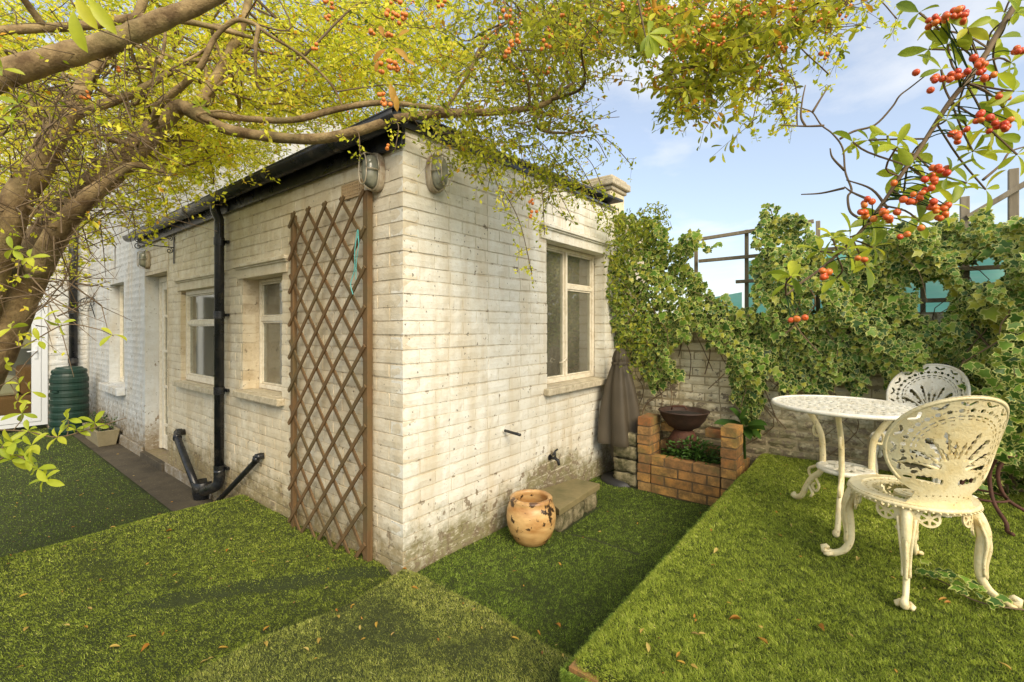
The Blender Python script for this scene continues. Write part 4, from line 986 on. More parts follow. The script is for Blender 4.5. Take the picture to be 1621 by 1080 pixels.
def f_apron(X, Y):      # X = arc length round radius .172, Y = -height below seat
    body = np.full_like(X, -9.); hole = np.full_like(X, 9.); per = 2*math.pi*.172/4
    xm = np.mod(X, per)-per/2           # 0 at leg
    body = np.maximum(body, -np.maximum(np.abs(Y+.006)-.012, -9))
    body = np.maximum(body, -(np.hypot(np.abs(xm)-.062, (Y+.032)*1.05)-.034)); body = np.maximum(body, -cap(xm, Y, 0, 0, 0, -.075, .034))
    for s in (-1, 1):
        rr_ = np.hypot(xm-s*.062, Y+.032); tt = np.arctan2(Y+.032, xm-s*.062)
        h = np.maximum(rr_-.026, .0095-rr_); sp = np.abs((np.mod(tt, R(60))-R(30)))*rr_-.0035; hole = np.minimum(hole, np.maximum(h, -sp))
        hole = np.minimum(hole, cap(xm, Y, s*.028, -.060, s*.034, -.075, .0055))
    return np.minimum(body, hole)
def m_apron(x, y, d):
    a = x/.172+R(45)-math.pi/4+R(0)-0; r = .172+d+.10*max(0, -y)**1.0*.5; return (r*math.cos(a), r*math.sin(a), .338+y)
PL = dict()
PL['back'] = plate(f_back, -.216, .216, -.002, .436, .0033, .008, m_back).mesh('backrest')
PL['seat'] = plate(f_seat, -.2, .2, -.2, .2, .0036, .010, m_seat).mesh('seat')
per4 = 2*math.pi*.172
PL['apron'] = plate(f_apron, 0, per4, -.11, .008, .0034, .007, m_apron).mesh('apron')
for k in PL: PL[k].materials.append(MAT['cast_cream'])
rimm = MB(); rimm.tube([(.194*math.cos(a), .194*math.sin(a), .343) for a in np.linspace(0, 2*math.pi, 49)], .0085, 8, caps=False)
for k in range(60): a = 2*math.pi*k/60; rimm.lathe([(0, .006), (.004, .003), (.005, 0), (0, -.003)], 5, (.201*math.cos(a), .201*math.sin(a), .335))
PL['rim'] = rimm.mesh('rim', True); PL['rim'].materials.append(MAT['cast_cream'])
# raised rim and ribs of the backrest
bk = MB(); pts = [m_back(.205*math.sin(t), .232+.193*math.cos(t), 0) for t in np.linspace(-2.35, 2.35, 50)]; bk.tube(pts, .0075, 7)
for an in (-66, -46, -27, -12, 0, 12, 27, 46, 66):
    t = R(an); bk.tube([m_back(math.sin(t*k2)*r_, .13+math.cos(t*k2)*r_, -.004) for r_, k2 in ((.0, 1), (.05, 1), (.10, 1.05), (.14, 1.12), (.165, 1.22))], [.006, .0065, .006, .0055, .003], 6)
PL['back_ribs'] = bk.mesh('ribs', True); PL['back_ribs'].materials.append(MAT['cast_cream'])
def chair_leg():
    m_ = MB(); path = spline([(.170, 0, .325), (.192, 0, .285), (.205, 0, .235), (.197, 0, .16), (.196, 0, .09), (.215, 0, .045), (.248, 0, .02), (.272, 0, .014)], 5)
    n = len(path); rad = np.interp(np.linspace(0, 1, n), [0, .25, .6, .8, 1], [.026, .022, .0145, .013, .016]); m_.tube(path, rad, 10, flat=.0+.75)
    m_.tube([(.272, 0, .014), (.290, 0, .020), (.292, 0, .034), (.280, 0, .040), (.270, 0, .034)], [.016, .014, .012, .010, .007], 8)
    m_.tube(spline([(.212, .0, .27), (.222, 0, .20), (.212, 0, .13), (.212, 0, .08)], 5), [.006]*16, 6)
    for s in (-1, 1): m_.tube(spline([(.19, s*.026, .30), (.212, s*.017, .22), (.205, s*.011, .14), (.208, s*.011, .09)], 4), .005, 6)
    for s in (-1, 1): m_.tube([(.255, s*.012, .02), (.272, s*.022, .014), (.286, s*.020, .012)], [.007, .010, .006], 6)
    return m_.mesh('leg', True)
PL['leg'] = chair_leg(); PL['leg'].materials.append(MAT['cast_cream'])
def chair(loc, rz, label, white=False, brz=0., bsc=1.):
    global PL
    if white:
        PL = {k: me.copy() for k, me in PL.items()}
        for me in PL.values(): me.materials[0] = MAT['cast_white']
    t = thing('garden_chair', label, 'chair', loc, rz, 'cast metal garden chairs round the table')
    b = link('backrest', PL['back'], None, t, rotz=brz); b.scale = (bsc, bsc, 1); link('ribs', PL['back_ribs'], None, b)
    s = link('seat', PL['seat'], None, t); link('rim', PL['rim'], None, s); link('apron', PL['apron'], None, t)
    for k in range(4): link('leg', PL['leg'], None, t, rotz=R(45+90*k))
    return t
fA, fB, fC = on_z(1312, 880, DECK_Z), on_z(1440, 970, DECK_Z), on_z(1600, 964, DECK_Z)
cc = (fA+fC)/2; fac = fA-fB; rz = math.atan2(fac[1], fac[0])-math.pi/2       # local +y faces the table
CH = chair((cc[0], cc[1], DECK_Z+.003), rz, 'cream cast metal chair in front with its back towards us', brz=-.16, bsc=.95)
cb = at_d(1479, 640, 2.78); tc_ = np.array((1.80, 1.46)); dv = tc_-cb[:2]; rz2 = math.atan2(dv[1], dv[0])-math.pi/2; dvn = dv/np.linalg.norm(dv)
chair((cb[0]+dvn[0]*.22, cb[1]+dvn[1]*.22, DECK_Z+.003), rz2+.1, 'white cast metal chair on the far side of the round table', white=True)

tb = thing('round_table', 'round white cast metal table with lacy pierced top and curved legs', 'table', (1.80, 1.46, DECK_Z+.003))
def f_top(X, Y):
    r = np.hypot(X, Y); th = np.arctan2(Y, X); solid = .330-r; hole = .012-r; hole = r-.014
    for r0, n_, w, l in ((.045, 6, .011, .013), (.085, 10, .013, .014), (.125, 15, .013, .014), (.168, 19, .014, .015), (.213, 24, .014, .015), (.256, 30, .0135, .014), (.292, 40, .009, .010)):
        p = 2*math.pi/n_; sh_ = (int(r0*1000) % 2)*p/2; aa = (np.mod(th+sh_, p)-p/2)*r
        hole = np.minimum(hole, (np.hypot(aa/w*1.0, (r-r0)/l)-1)*w+.0015*np.sin(aa*900))
    return np.minimum(solid, hole)
m = plate(f_top, -.334, .334, -.334, .334, .0044, .005, lambda x, y, d: (x, y, .590+d)).mesh('tabletop'); top = link('tabletop', m, 'cast_white', tb)
r_ = MB(); r_.tube([(.328*math.cos(a), .328*math.sin(a), .588) for a in np.linspace(0, 2*math.pi, 65)], .011, 8, caps=False); link('rim', r_, 'cast_white', top, smooth=True)
f_sh = lambda X, Y: np.minimum(.118-np.hypot(X, Y), np.minimum(np.maximum(np.abs((np.mod(np.arctan2(Y, X), R(45))-R(22.5))*np.hypot(X, Y))-.012, np.maximum(np.hypot(X, Y)-.092, .045-np.hypot(X, Y)))*-1*-1, np.hypot(X, Y)-.012))
sh_m = plate(f_sh, -.122, .122, -.122, .122, .004, .008, lambda x, y, d: (x, y, .262+d)).mesh('lower_shelf'); sh = link('lower_shelf', sh_m, 'cast_white', tb)
r_ = MB(); r_.tube([(.117*math.cos(a), .117*math.sin(a), .256) for a in np.linspace(0, 2*math.pi, 37)], .012, 8, caps=False); link('rim', r_, 'cast_white', sh, smooth=True)
lm = MB(); P_ = spline([(.235, 0, .582), (.225, 0, .55), (.185, 0, .50), (.150, 0, .45), (.130, 0, .40), (.124, 0, .33), (.124, 0, .26), (.14, 0, .20), (.19, 0, .15), (.225, 0, .09), (.25, 0, .035), (.285, 0, .012), (.31, 0, .022)], 4)
lm.tube(P_, np.interp(np.linspace(0, 1, len(P_)), [0, .3, .55, .9, 1], [.015, .016, .016, .015, .019]), 10, flat=.8)
lm.tube(spline([(.15, 0, .47), (.175, 0, .44), (.17, 0, .40), (.14, 0, .40)], 4), .008, 6); lm.tube(spline([(.14, 0, .24), (.175, 0, .22), (.205, 0, .20), (.20, 0, .165), (.18, 0, .17)], 4), .008, 6)
lm.tube(spline([(.17, 0, .165), (.145, 0, .12), (.165, 0, .085), (.185, 0, .11), (.17, 0, .13)], 4), [.007]*17, 6); lm.tube(spline([(.215, 0, .11), (.185, 0, .07), (.195, 0, .045)], 4), .008, 6)
lm = lm.mesh('leg', True); lm.materials.append(MAT['cast_cream'])
f1 = on_z(1255, 788, DECK_Z); a1_ = math.atan2(f1[1]-1.46, f1[0]-1.80)
for k in range(3): link('leg', lm, None, tb, rotz=a1_+k*2*math.pi/3)

# rusty plant stand behind the front chair
rs = thing('rusty_stand', 'rusty iron stand with curved legs behind the front chair', 'plant stand', (2.36, 1.92, DECK_Z))
m_ = MB(); m_.tube([(.13*math.cos(a), .13*math.sin(a), .36) for a in np.linspace(0, 2*math.pi, 25)], .008, 6); link('ring', m_, 'rust', rs, smooth=True); m_ = MB(); m_.tube([(.10*math.cos(a), .10*math.sin(a), .12) for a in np.linspace(0, 2*math.pi, 25)], .006, 6); link('ring', m_, 'rust', rs, smooth=True)
lm = MB(); lm.tube(spline([(.13, 0, .36), (.07, 0, .25), (.10, 0, .12), (.19, 0, .05), (.20, 0, .012), (.24, 0, .012)], 5), .009, 7); lm = lm.mesh('leg', True); lm.materials.append(MAT['rust'])
for k in range(4): link('leg', lm, None, rs, rotz=R(20+90*k))

# ================================================================== trellis fence, net and ivy on the garden wall
tf = thing('trellis_fence', 'grey weathered timber trellis frame standing above the ivy covered wall', 'fence', (2.2, 2.70, 1.3))
YT = 2.70
for px, py in ((1102, 378), (1182, 364), (1295, 350), (1461, 400), (1527, 312), (1604, 268)):
    p = on_y(px, py, YT); w = .028 if px < 1500 else .045
    o = link('post', MB().box((-w/2, -w/2, 1.05), (w/2, w/2, p[2])), 'grey_wood', tf, bevel=.003); o.location = (p[0]-2.2, 0, -1.3)
for x0, x1, z, zb in ((.55, 1.55, 2.085, 2.13), (.7, 1.36, 1.90, 1.905), (1.0, 3.3, 1.70, 1.70), (1.6, 3.3, 1.50, 1.50), (1.5, 2.2, 1.905, 1.905)):
    L = math.hypot(x1-x0, zb-z); o = link('rail', MB().box((0, -.012, -.014), (L, .012, .014)), 'grey_wood', tf, bevel=.002); o.location = (x0-2.2, -.027, z-1.3); o.rotation_euler = (0, -math.atan2(zb-z, x1-x0), 0)
o = link('rail', MB().box((0, -.012, -.016), (.62, .012, .016)), 'grey_wood', tf, bevel=.002); p = on_y(1530, 346, YT); q = on_y(1600, 305, YT); o.location = (p[0]-2.2, -.035, p[2]-1.3); o.rotation_euler = (0, -math.atan2(q[2]-p[2], q[0]-p[0]), 0)
nv, nf = grid_sheet(1.05, 4.4, 0, .78, .06, lambda X, Y: 2.78+.018*np.sin(X*9)+.02*np.sin(Y*11+X*3)); nv = nv[:, [0, 2, 1]]; nv[:, 2] += 1.10
tag(link('windbreak_net', mesh_np('windbreak_net', nv, nf, smooth=True), 'net_teal'), 'teal green plastic netting strung behind the ivy and trellis', 'netting')
nv2 = nv.copy(); tag(link('windbreak_net', MB().add([(.75, 2.80, 1.15), (1.02, 2.80, 1.15), (1.02, 2.8, 1.62), (.75, 2.8, 1.58)], [(0, 1, 2, 3)]), 'net_teal'), 'small piece of pale teal netting behind the ivy left of the tall ivy column', 'netting')
IVY = [(955, 365), (985, 338), (1015, 345), (1045, 352), (1065, 378), (1095, 378), (1150, 382), (1104, 396), (1098, 432), (1130, 462), (1165, 470), (1188, 440), (1186, 400), (1196, 350), (1228, 326), (1262, 336), (1292, 372), (1302, 405), (1330, 392), (1400, 350), (1480, 358), (1540, 345), (1621, 350), (1720, 345), (1720, 790), (1621, 760), (1590, 720), (1560, 655), (1480, 605), (1420, 590), (1350, 612), (1280, 622), (1222, 600), (1206, 640), (1198, 690), (1172, 655), (1160, 610), (1150, 560), (1100, 522), (1078, 535), (1058, 595), (1035, 622), (1008, 575), (966, 548), (958, 450)]
def inpoly(poly, x, y):
    c = np.zeros(len(x), bool); n = len(poly)
    for i in range(n):
        (x1, y1), (x2, y2) = poly[i], poly[(i+1) % n]
        if y1 == y2: continue
        c ^= ((y1 > y) != (y2 > y)) & (x < (x2-x1)*(y-y1)/(y2-y1)+x1)
    return c
GAPS = [(1478, 472, 30, 36), (1556, 428, 40, 24), (1172, 470, 22, 18), (1292, 478, 12, 16), (1210, 488, 10, 10), (1330, 405, 12, 8), (1090, 560, 30, 20), (1440, 455, 12, 10)]
n = 60000; qx = rng.uniform(950, 1720, n); qy = rng.uniform(320, 795, n)
edge_n = 9*np.sin(qx*.11)+7*np.sin(qy*.13+qx*.05)+5*np.sin(qx*.31+qy*.2); ok = inpoly(IVY, qx+edge_n*.6, qy+edge_n)
for gx, gy, rx, ry in GAPS: ok &= ~(((qx-gx)/rx)**2+((qy-gy)/ry)**2+.25*np.sin(qx*.4+qy*.3) < 1)
keep_ = rng.random(n) < np.where(qx > 1500, .62, np.where(qx < 1110, .85, .62)); ok &= keep_; qx, qy = qx[ok], qy[ok]; n = len(qx)
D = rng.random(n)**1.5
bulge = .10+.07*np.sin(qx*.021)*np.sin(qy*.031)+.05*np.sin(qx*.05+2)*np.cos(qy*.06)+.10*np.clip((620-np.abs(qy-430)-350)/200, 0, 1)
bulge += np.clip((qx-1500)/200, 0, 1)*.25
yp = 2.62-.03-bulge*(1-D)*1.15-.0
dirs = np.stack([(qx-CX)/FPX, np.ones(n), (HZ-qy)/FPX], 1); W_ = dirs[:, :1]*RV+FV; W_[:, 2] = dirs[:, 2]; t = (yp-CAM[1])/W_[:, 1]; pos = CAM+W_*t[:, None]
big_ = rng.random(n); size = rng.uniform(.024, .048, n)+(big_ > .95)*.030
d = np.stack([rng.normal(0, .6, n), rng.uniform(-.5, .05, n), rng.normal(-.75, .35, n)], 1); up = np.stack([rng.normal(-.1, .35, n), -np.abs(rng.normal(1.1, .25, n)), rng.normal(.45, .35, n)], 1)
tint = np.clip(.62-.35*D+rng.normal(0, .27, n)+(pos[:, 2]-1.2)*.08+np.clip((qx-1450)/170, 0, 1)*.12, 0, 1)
ivy = thing('variegated_ivy', 'dense variegated green and cream ivy covering the garden wall and trellis', 'ivy', (2.0, 2.62, .8)); io = np.array((2.0, 2.62, .8))
order = np.argsort(D+rng.random(n)*.35-size*9); order = np.array([k for k in order if 960 < qx[k] < 1621]+[k for k in order if not 960 < qx[k] < 1621])
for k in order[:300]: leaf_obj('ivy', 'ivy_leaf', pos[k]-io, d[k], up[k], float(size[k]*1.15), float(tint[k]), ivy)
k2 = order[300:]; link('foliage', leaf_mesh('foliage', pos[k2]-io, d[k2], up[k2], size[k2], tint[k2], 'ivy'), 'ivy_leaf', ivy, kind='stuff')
m_ = MB()
for k in range(120):
    j = order[rng.integers(0, n)]; a = pos[j]-io; m_.tube(spline([a+(0, .05, 0), a+(rnd.uniform(-.1, .1), .04, -.1), a+(rnd.uniform(-.15, .15), .05, -.25), a+(rnd.uniform(-.2, .2), .06, -.45)], 3), rnd.uniform(.002, .006), 5)
link('stems', m_, 'twig_brown', ivy, kind='stuff')
# bushier growth low on the right and tall shoots at the left end
def bush(name, label, cat, ell, n, size, kind, m, face=(-.3, -.8, .3), single=40, tlo=.2, thi=.8):
    base = at_d(*ell[0][:2], (ell[0][4]+ell[0][5])/2); t = thing(name, label, cat, tuple(base)); P = []
    wt = np.array([e[6] for e in ell], float); wt /= wt.sum()
    for e, w in zip(ell, wt):
        k = int(n*w); a = rng.uniform(0, 2*math.pi, k); r = np.sqrt(rng.random(k)); x = e[0]+e[2]*r*np.cos(a); y = e[1]+e[3]*r*np.sin(a); dd = rng.uniform(e[4], e[5], k)
        P.append(CAM+(FV[None]+((x-CX)/FPX)[:, None]*RV+np.stack([0*x, 0*x, (HZ-y)/FPX], 1))*dd[:, None])
    P = np.concatenate(P)-base; n = len(P); d = rng.normal(0, .7, (n, 3))+(0, -.2, -.1); up = rng.normal(0, .5, (n, 3))+face; sz = rng.uniform(*size, n); ti = np.clip(rng.uniform(tlo, thi, n)+rng.normal(0, .1, n), 0, 1)
    o_ = np.argsort(np.linalg.norm(P+base-CAM, axis=1)); s1, s2 = o_[:single], o_[single:]
    for k in s1: leaf_obj(kind, m, P[k], d[k], up[k], float(sz[k]), float(ti[k]), t)
    if len(s2): link('foliage', leaf_mesh('foliage', P[s2], d[s2], up[s2], sz[s2], ti[s2], kind), m, t, kind='stuff')
    s = MB()
    for k in range(0, n, 14): q = P[k]; s.tube([tuple(q+np.array((rnd.uniform(-.03, .03), .07, -.06))), tuple(q)], .0018, 4)
    link('stems', s, 'twig_brown', t, kind='stuff'); return t
bush('ivy_bush', 'ragged ivy growth hanging low beside the rusty stand', 'ivy', [(1600, 640, 40, 90, 2.2, 2.75, 3), (1650, 560, 60, 160, 2.1, 2.8, 3), (1575, 760, 50, 30, 2.6, 2.9, .5), (1560, 600, 40, 60, 2.6, 2.9, 1)], 900, (.04, .065), 'ivy', 'ivy_leaf')
bush('climbing_shrub', 'leafy shrub with upright shoots at the corner of the side wall', 'shrub', [(1000, 365, 40, 30, 3.9, 4.15, 3), (1035, 350, 30, 28, 3.95, 4.3, 2), (965, 345, 22, 22, 3.8, 4.0, 1), (1045, 335, 8, 16, 4.0, 4.1, .4), (978, 420, 20, 80, 3.9, 4.1, 2.4), (1005, 540, 28, 55, 3.75, 3.95, 1.8)], 1250, (.026, .044), 'oval', 'shade_leaf', tlo=.1, thi=.6)
lv = thing('ivy_sprig', 'trailing ivy sprig lying on the turf behind the front chair leg', 'ivy', tuple(on_z(1520, 930, DECK_Z+.01))); lo = np.array(lv.location)
pts = [on_z(px, py, DECK_Z+.025) for px, py in ((1455, 905), (1500, 925), (1530, 945), (1570, 958), (1640, 968))]; m_ = MB(); sp = spline([p-lo for p in pts], 6); m_.tube(sp, .0028, 6); link('stem', m_, 'twig_brown', lv, smooth=True)
for k in range(26):
    q = sp[rnd.randrange(len(sp)-6)]+np.array((rnd.uniform(-.05, .05), rnd.uniform(-.04, .06), rnd.uniform(0, .05))); leaf_obj('ivy', 'ivy_leaf', q, (rnd.uniform(-1, 1), rnd.uniform(-1, 1), .1), (rnd.uniform(-.4, .4), -.4, 1), rnd.uniform(.028, .048), rnd.uniform(.3, .9), lv)

# ================================================================== the berry tree
tree = thing('berry_tree', 'large spreading berry tree with thick brown limbs and yellow green leaves arching over the lawn', 'tree', tuple(at_d(-230, 1000, 2.05))); TO = np.array(tree.location)
def pl_(pts): return [at_d(a, b, c) for a, b, c, r in pts], [r for *_, r in pts]
MAINPTS = []
def limb(name, pts, n=7, sides=12, m='bark', parent=None, rough=.06):
    P, r = pl_(pts); sp = spline(P, n); rr = np.interp(np.linspace(0, len(P)-1, len(sp)), range(len(P)), r); rr = [q*(1+rnd.uniform(-rough, rough)) for q in rr]
    off = TO if parent is None else np.array((0, 0, 0)); mb = MB(); mb.tube([p-off for p in sp], rr, sides)
    if m == 'bark': MAINPTS.extend(sp)
    return link(name, mb, m, tree if parent is None else parent, smooth=True)
limb('trunk', [(-260, 1090, 2.05, .17), (-200, 900, 2.05, .14), (-110, 720, 2.1, .122), (-25, 560, 2.2, .108), (45, 425, 2.3, .088), (110, 330, 2.4, .068), (180, 268, 2.5, .066), (235, 215, 2.55, .056), (262, 185, 2.58, .050)], 8, 18, rough=.035)
limb('branch', [(-60, 560, 2.15, .10), (-25, 440, 2.1, .078), (20, 330, 2.1, .058), (62, 262, 2.15, .058), (90, 205, 2.2, .050), (120, 160, 2.3, .040), (150, 110, 2.4, .030), (210, 40, 2.5, .024), (240, -40, 2.6, .02)])
limb('branch', [(-90, 160, 1.7, .055), (0, 120, 1.75, .047), (90, 92, 1.8, .045), (180, 65, 1.85, .040), (260, 30, 1.9, .036), (330, 0, 1.95, .032), (420, -60, 2.0, .03)])
limb('branch', [(245, 205, 2.56, .050), (285, 170, 2.55, .042), (312, 183, 2.5, .032), (360, 205, 2.45, .028), (430, 217, 2.4, .027), (500, 220, 2.35, .026), (565, 208, 2.3, .024), (630, 188, 2.3, .022), (700, 180, 2.3, .020), (790, 177, 2.3, .017), (862, 165, 2.3, .014), (890, 135, 2.3, .008), (905, 90, 2.3, .004)], 8)
limb('branch', [(300, 175, 2.53, .022), (340, 182, 2.5, .018), (400, 189, 2.45, .016), (465, 190, 2.4, .016), (530, 174, 2.4, .016), (600, 163, 2.4, .014), (680, 170, 2.4, .012), (745, 178, 2.38, .010)])
limb('branch', [(240, 200, 2.5, .020), (255, 165, 2.4, .018), (290, 135, 2.35, .017), (318, 105, 2.3, .015), (340, 60, 2.3, .013), (372, 33, 2.3, .012), (402, 38, 2.3, .009), (425, 55, 2.3, .007), (480, 90, 2.35, .007), (525, 135, 2.4, .006), (545, 175, 2.4, .005)], 8, 8)
limb('branch', [(318, 165, 2.6, .034), (345, 120, 2.65, .030), (368, 75, 2.7, .027), (388, 25, 2.75, .022), (400, -40, 2.8, .02)])
limb('branch', [(50, 200, 2.3, .020), (110, 203, 2.3, .018), (155, 215, 2.35, .016), (215, 232, 2.45, .015)])
limb('branch', [(-20, 50, 1.9, .018), (60, 45, 2.0, .018), (140, 40, 2.1, .020), (220, 28, 2.2, .018), (300, 35, 2.3, .014), (400, 60, 2.5, .010)])
limb('branch', [(90, 205, 2.2, .030), (130, 175, 2.3, .026), (180, 160, 2.4, .022), (235, 135, 2.5, .018), (300, 100, 2.7, .014), (380, 85, 2.9, .010)])
limb('branch', [(60, 430, 2.15, .05), (90, 370, 2.1, .045), (130, 320, 2.05, .036), (165, 290, 2.1, .024), (210, 262, 2.2, .016), (260, 272, 2.3, .008)], 7, 10)
limb('branch', [(848, 170, 2.3, .010), (855, 205, 2.3, .008), (910, 210, 2.35, .006), (945, 200, 2.4, .003)], 7, 7)
limb('branch', [(862, 165, 2.3, .008), (850, 120, 2.3, .007), (820, 70, 2.3, .006), (800, 10, 2.3, .005), (790, -40, 2.3, .004)], 7, 7)
limb('branch', [(700, 180, 2.3, .010), (740, 120, 2.35, .008), (770, 60, 2.4, .007), (830, 20, 2.4, .005)], 7, 7)
limb('branch', [(1036, 124, 1.7, .006), (1070, 113, 1.7, .009), (1120, 97, 1.68, .010), (1200, 65, 1.65, .011), (1290, 33, 1.6, .011), (1345, 0, 1.6, .012), (1430, -50, 1.6, .014)], 7, 8)
# canopy: (px, py, rx, ry, near, far, weight) laid out in depth as well as across
CAN = [(130, 60, 260, 110, 2.5, 4.6, 7), (420, 70, 260, 120, 2.6, 5.0, 10), (420, 190, 230, 70, 2.8, 4.8, 5.5), (330, 250, 120, 45, 3.0, 4.8, 2.6), (560, 110, 200, 100, 2.5, 4.6, 6), (740, 70, 210, 105, 2.0, 3.4, 4.6), (860, 90, 80, 85, 2.0, 3.0, 1.5), (800, 190, 130, 32, 2.1, 2.9, 1.3), (960, 30, 110, 45, 1.7, 2.6, 2.0), (745, 228, 70, 20, 2.1, 2.6, .5), (870, 280, 50, 26, 2.3, 2.8, .5), (300, 225, 90, 50, 2.6, 3.4, 1.3), (200, 300, 80, 50, 2.6, 3.2, .7), (60, 350, 90, 90, 2.9, 4.3, 2.), (60, 230, 110, 110, 2.7, 4.2, 2.8), (250, 215, 90, 70, 2.8, 4.6, 2.2), (30, 120, 130, 120, 2.7, 4.5, 3), (200, 150, 250, 120, 1.9, 2.4, .5)]
def sample(ells, n):
    w = np.array([e[6] for e in ells], float); w /= w.sum(); idx = rng.choice(len(ells), n, p=w); E = np.array([e[:6] for e in ells])[idx]; a = rng.uniform(0, 2*math.pi, n); r = np.sqrt(rng.random(n))
    x = E[:, 0]+E[:, 2]*r*np.cos(a); y = E[:, 1]+E[:, 3]*r*np.sin(a); d = rng.uniform(E[:, 4], E[:, 5]); return CAM+(FV[None]+((x-CX)/FPX)[:, None]*RV+np.stack([0*x, 0*x, (HZ-y)/FPX], 1))*d[:, None]
def twig_cloud(starts, length, kleaf, droop, leafsize, m, tintmu, parent, off, nm='foliage', spread=.35, tw=.0016, kind='small'):
    n = len(starts); d0 = rng.normal(0, 1, (n, 3)); d0[:, 2] *= .5; d0 /= np.linalg.norm(d0, axis=1, keepdims=True); L = rng.uniform(*length, n)
    segs = 5; pts = np.zeros((n, segs, 3)); pts[:, 0] = starts-d0*L[:, None]*.5; dd = d0.copy()
    for s in range(1, segs):
        dd = dd+np.array((0, 0, -droop))+rng.normal(0, .16, (n, 3)); dd /= np.linalg.norm(dd, axis=1, keepdims=True); pts[:, s] = pts[:, s-1]+dd*L[:, None]/(segs-1)
    # leaves
    u = rng.random((n, kleaf))*(segs-1.001); i0 = u.astype(int); fr = (u-i0)[..., None]; ar = np.arange(n)[:, None]
    P = pts[ar, i0]*(1-fr)+pts[ar, i0+1]*fr; T = pts[ar, i0+1]-pts[ar, i0]; T /= np.linalg.norm(T, axis=2, keepdims=True)
    dl = T*.6+rng.normal(0, .65, P.shape); P = P+rng.normal(0, .006, P.shape)
    tint = np.clip(tintmu+rng.normal(0, .14, (n, 1))+rng.normal(0, .17, (n, kleaf)), 0, 1); sz = rng.uniform(*leafsize, (n, kleaf))
    me = leaf_mesh(nm, P.reshape(-1, 3)-off, dl.reshape(-1, 3), rng.normal(0, .7, (n*kleaf, 3))+(0, 0, .8), sz.ravel(), tint.ravel(), kind); link(nm, me, m, parent, kind='stuff')
    # twig tubes, three sided
    q = pts-off; A = np.array([(1, 0, 0), (-.5, .87, 0), (-.5, -.87, 0)]); A2 = np.array([(1, 0, 0), (-.5, 0, .87), (-.5, 0, -.87)])
    rad = np.linspace(1.3, .5, segs)*tw; V = q[:, :, None, :]+A2[None, None]*rad[None, :, None, None]; V = V.reshape(-1, 3)
    b = (np.arange(n)*segs*3)[:, None, None]; s_ = np.arange(segs-1)[None, :, None]*3; k = np.arange(3)[None, None, :]; kk = (k+1) % 3
    F = np.stack([b+s_+k, b+s_+kk, b+s_+3+kk, b+s_+3+k], -1).reshape(-1, 4); link('twigs', mesh_np('twigs', V, F), 'twig_brown', parent, kind='stuff'); return pts
st = sample(CAN, 4500)
# keep twigs off the roof and walls
st = st[~((st[:, 0] < .15) & (st[:, 1] > -.25) & (st[:, 2] < 2.75))]
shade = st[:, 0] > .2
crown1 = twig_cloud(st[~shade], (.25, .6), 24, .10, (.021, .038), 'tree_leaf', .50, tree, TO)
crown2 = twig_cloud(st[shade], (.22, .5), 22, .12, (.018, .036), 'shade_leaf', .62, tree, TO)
CAN2 = [(1110, 35, 120, 45, 1.4, 2.2, 3.4), (1095, 100, 55, 45, 1.5, 1.9, 1.3), (1095, 155, 40, 35, 1.5, 1.9, .6), (1225, 25, 80, 32, 1.4, 1.8, 1.1), (1170, 85, 50, 30, 1.5, 1.9, .7), (1040, 15, 70, 28, 1.5, 2.0, .8), (1300, 15, 35, 25, 1.5, 1.7, .3), (1230, 140, 16, 40, 1.5, 1.7, .25), (1180, 150, 14, 40, 1.5, 1.7, .2)]
twig_cloud(sample(CAN2, 330), (.10, .30), 14, .14, (.022, .044), 'shade_leaf', .66, tree, TO, tw=.0013, kind='oval')

# hanging strands in front of the side wall, and at the gutter end
STR = [(770, 235, 800, 330, 2.3), (790, 300, 842, 432, 2.3), (835, 240, 862, 372, 2.35), (815, 210, 830, 300, 2.3), (730, 215, 745, 262, 2.3), (690, 205, 700, 235, 2.3), (870, 215, 960, 345, 2.6), (880, 240, 940, 330, 2.7), (900, 240, 955, 300, 2.8), (860, 260, 905, 345, 2.6), (960, 230, 1000, 262, 2.4), (905, 225, 960, 250, 2.5), (1250, 40, 1312, 118, 1.6), (1225, 110, 1262, 200, 1.6), (1205, 60, 1240, 110, 1.6), (1300, 30, 1310, 100, 1.6), (1330, 5, 1420, 30, 1.6), (1060, 140, 1080, 200, 1.7), (1120, 130, 1180, 160, 1.7), (755, 225, 780, 290, 2.5), (820, 220, 885, 260, 2.5), (840, 250, 925, 300, 2.6), (1180, 90, 1190, 200, 1.6), (1215, 130, 1250, 200, 1.6), (1230, 190, 1245, 205, 1.6),
       (230, 310, 235, 360, 2.7), (250, 300, 265, 345, 2.8), (200, 330, 215, 372, 2.6), (285, 300, 300, 330, 2.9), (150, 360, 185, 388, 2.5), (330, 290, 345, 310, 3.0), (620, 200, 625, 240, 2.1), (560, 215, 570, 245, 2.1)]
S0 = []
for x0, y0, x1, y1, dd in STR:
    L = math.hypot(x1-x0, y1-y0); k = max(3, int(L/9))
    a = at_d(x0, y0-10, dd); b = at_d(x1, y1, dd-.05); mb = MB(); c_ = (a+b)/2+np.array((rnd.uniform(-.04, .04), 0, .03)); sp = spline([a-TO, c_-TO, b-TO], 6); mb.tube(sp, .0022, 4); link('twig', mb, 'twig_brown', tree, smooth=True)
    for j in range(k):
        t_ = (j+rnd.random())/k; S0.append(a*(1-t_)+b*t_+rng.normal(0, .012, 3))
S0 = np.array(S0); twig_cloud(S0, (.06, .16), 11, .25, (.014, .026), 'tree_leaf', .42, tree, TO, tw=.001)
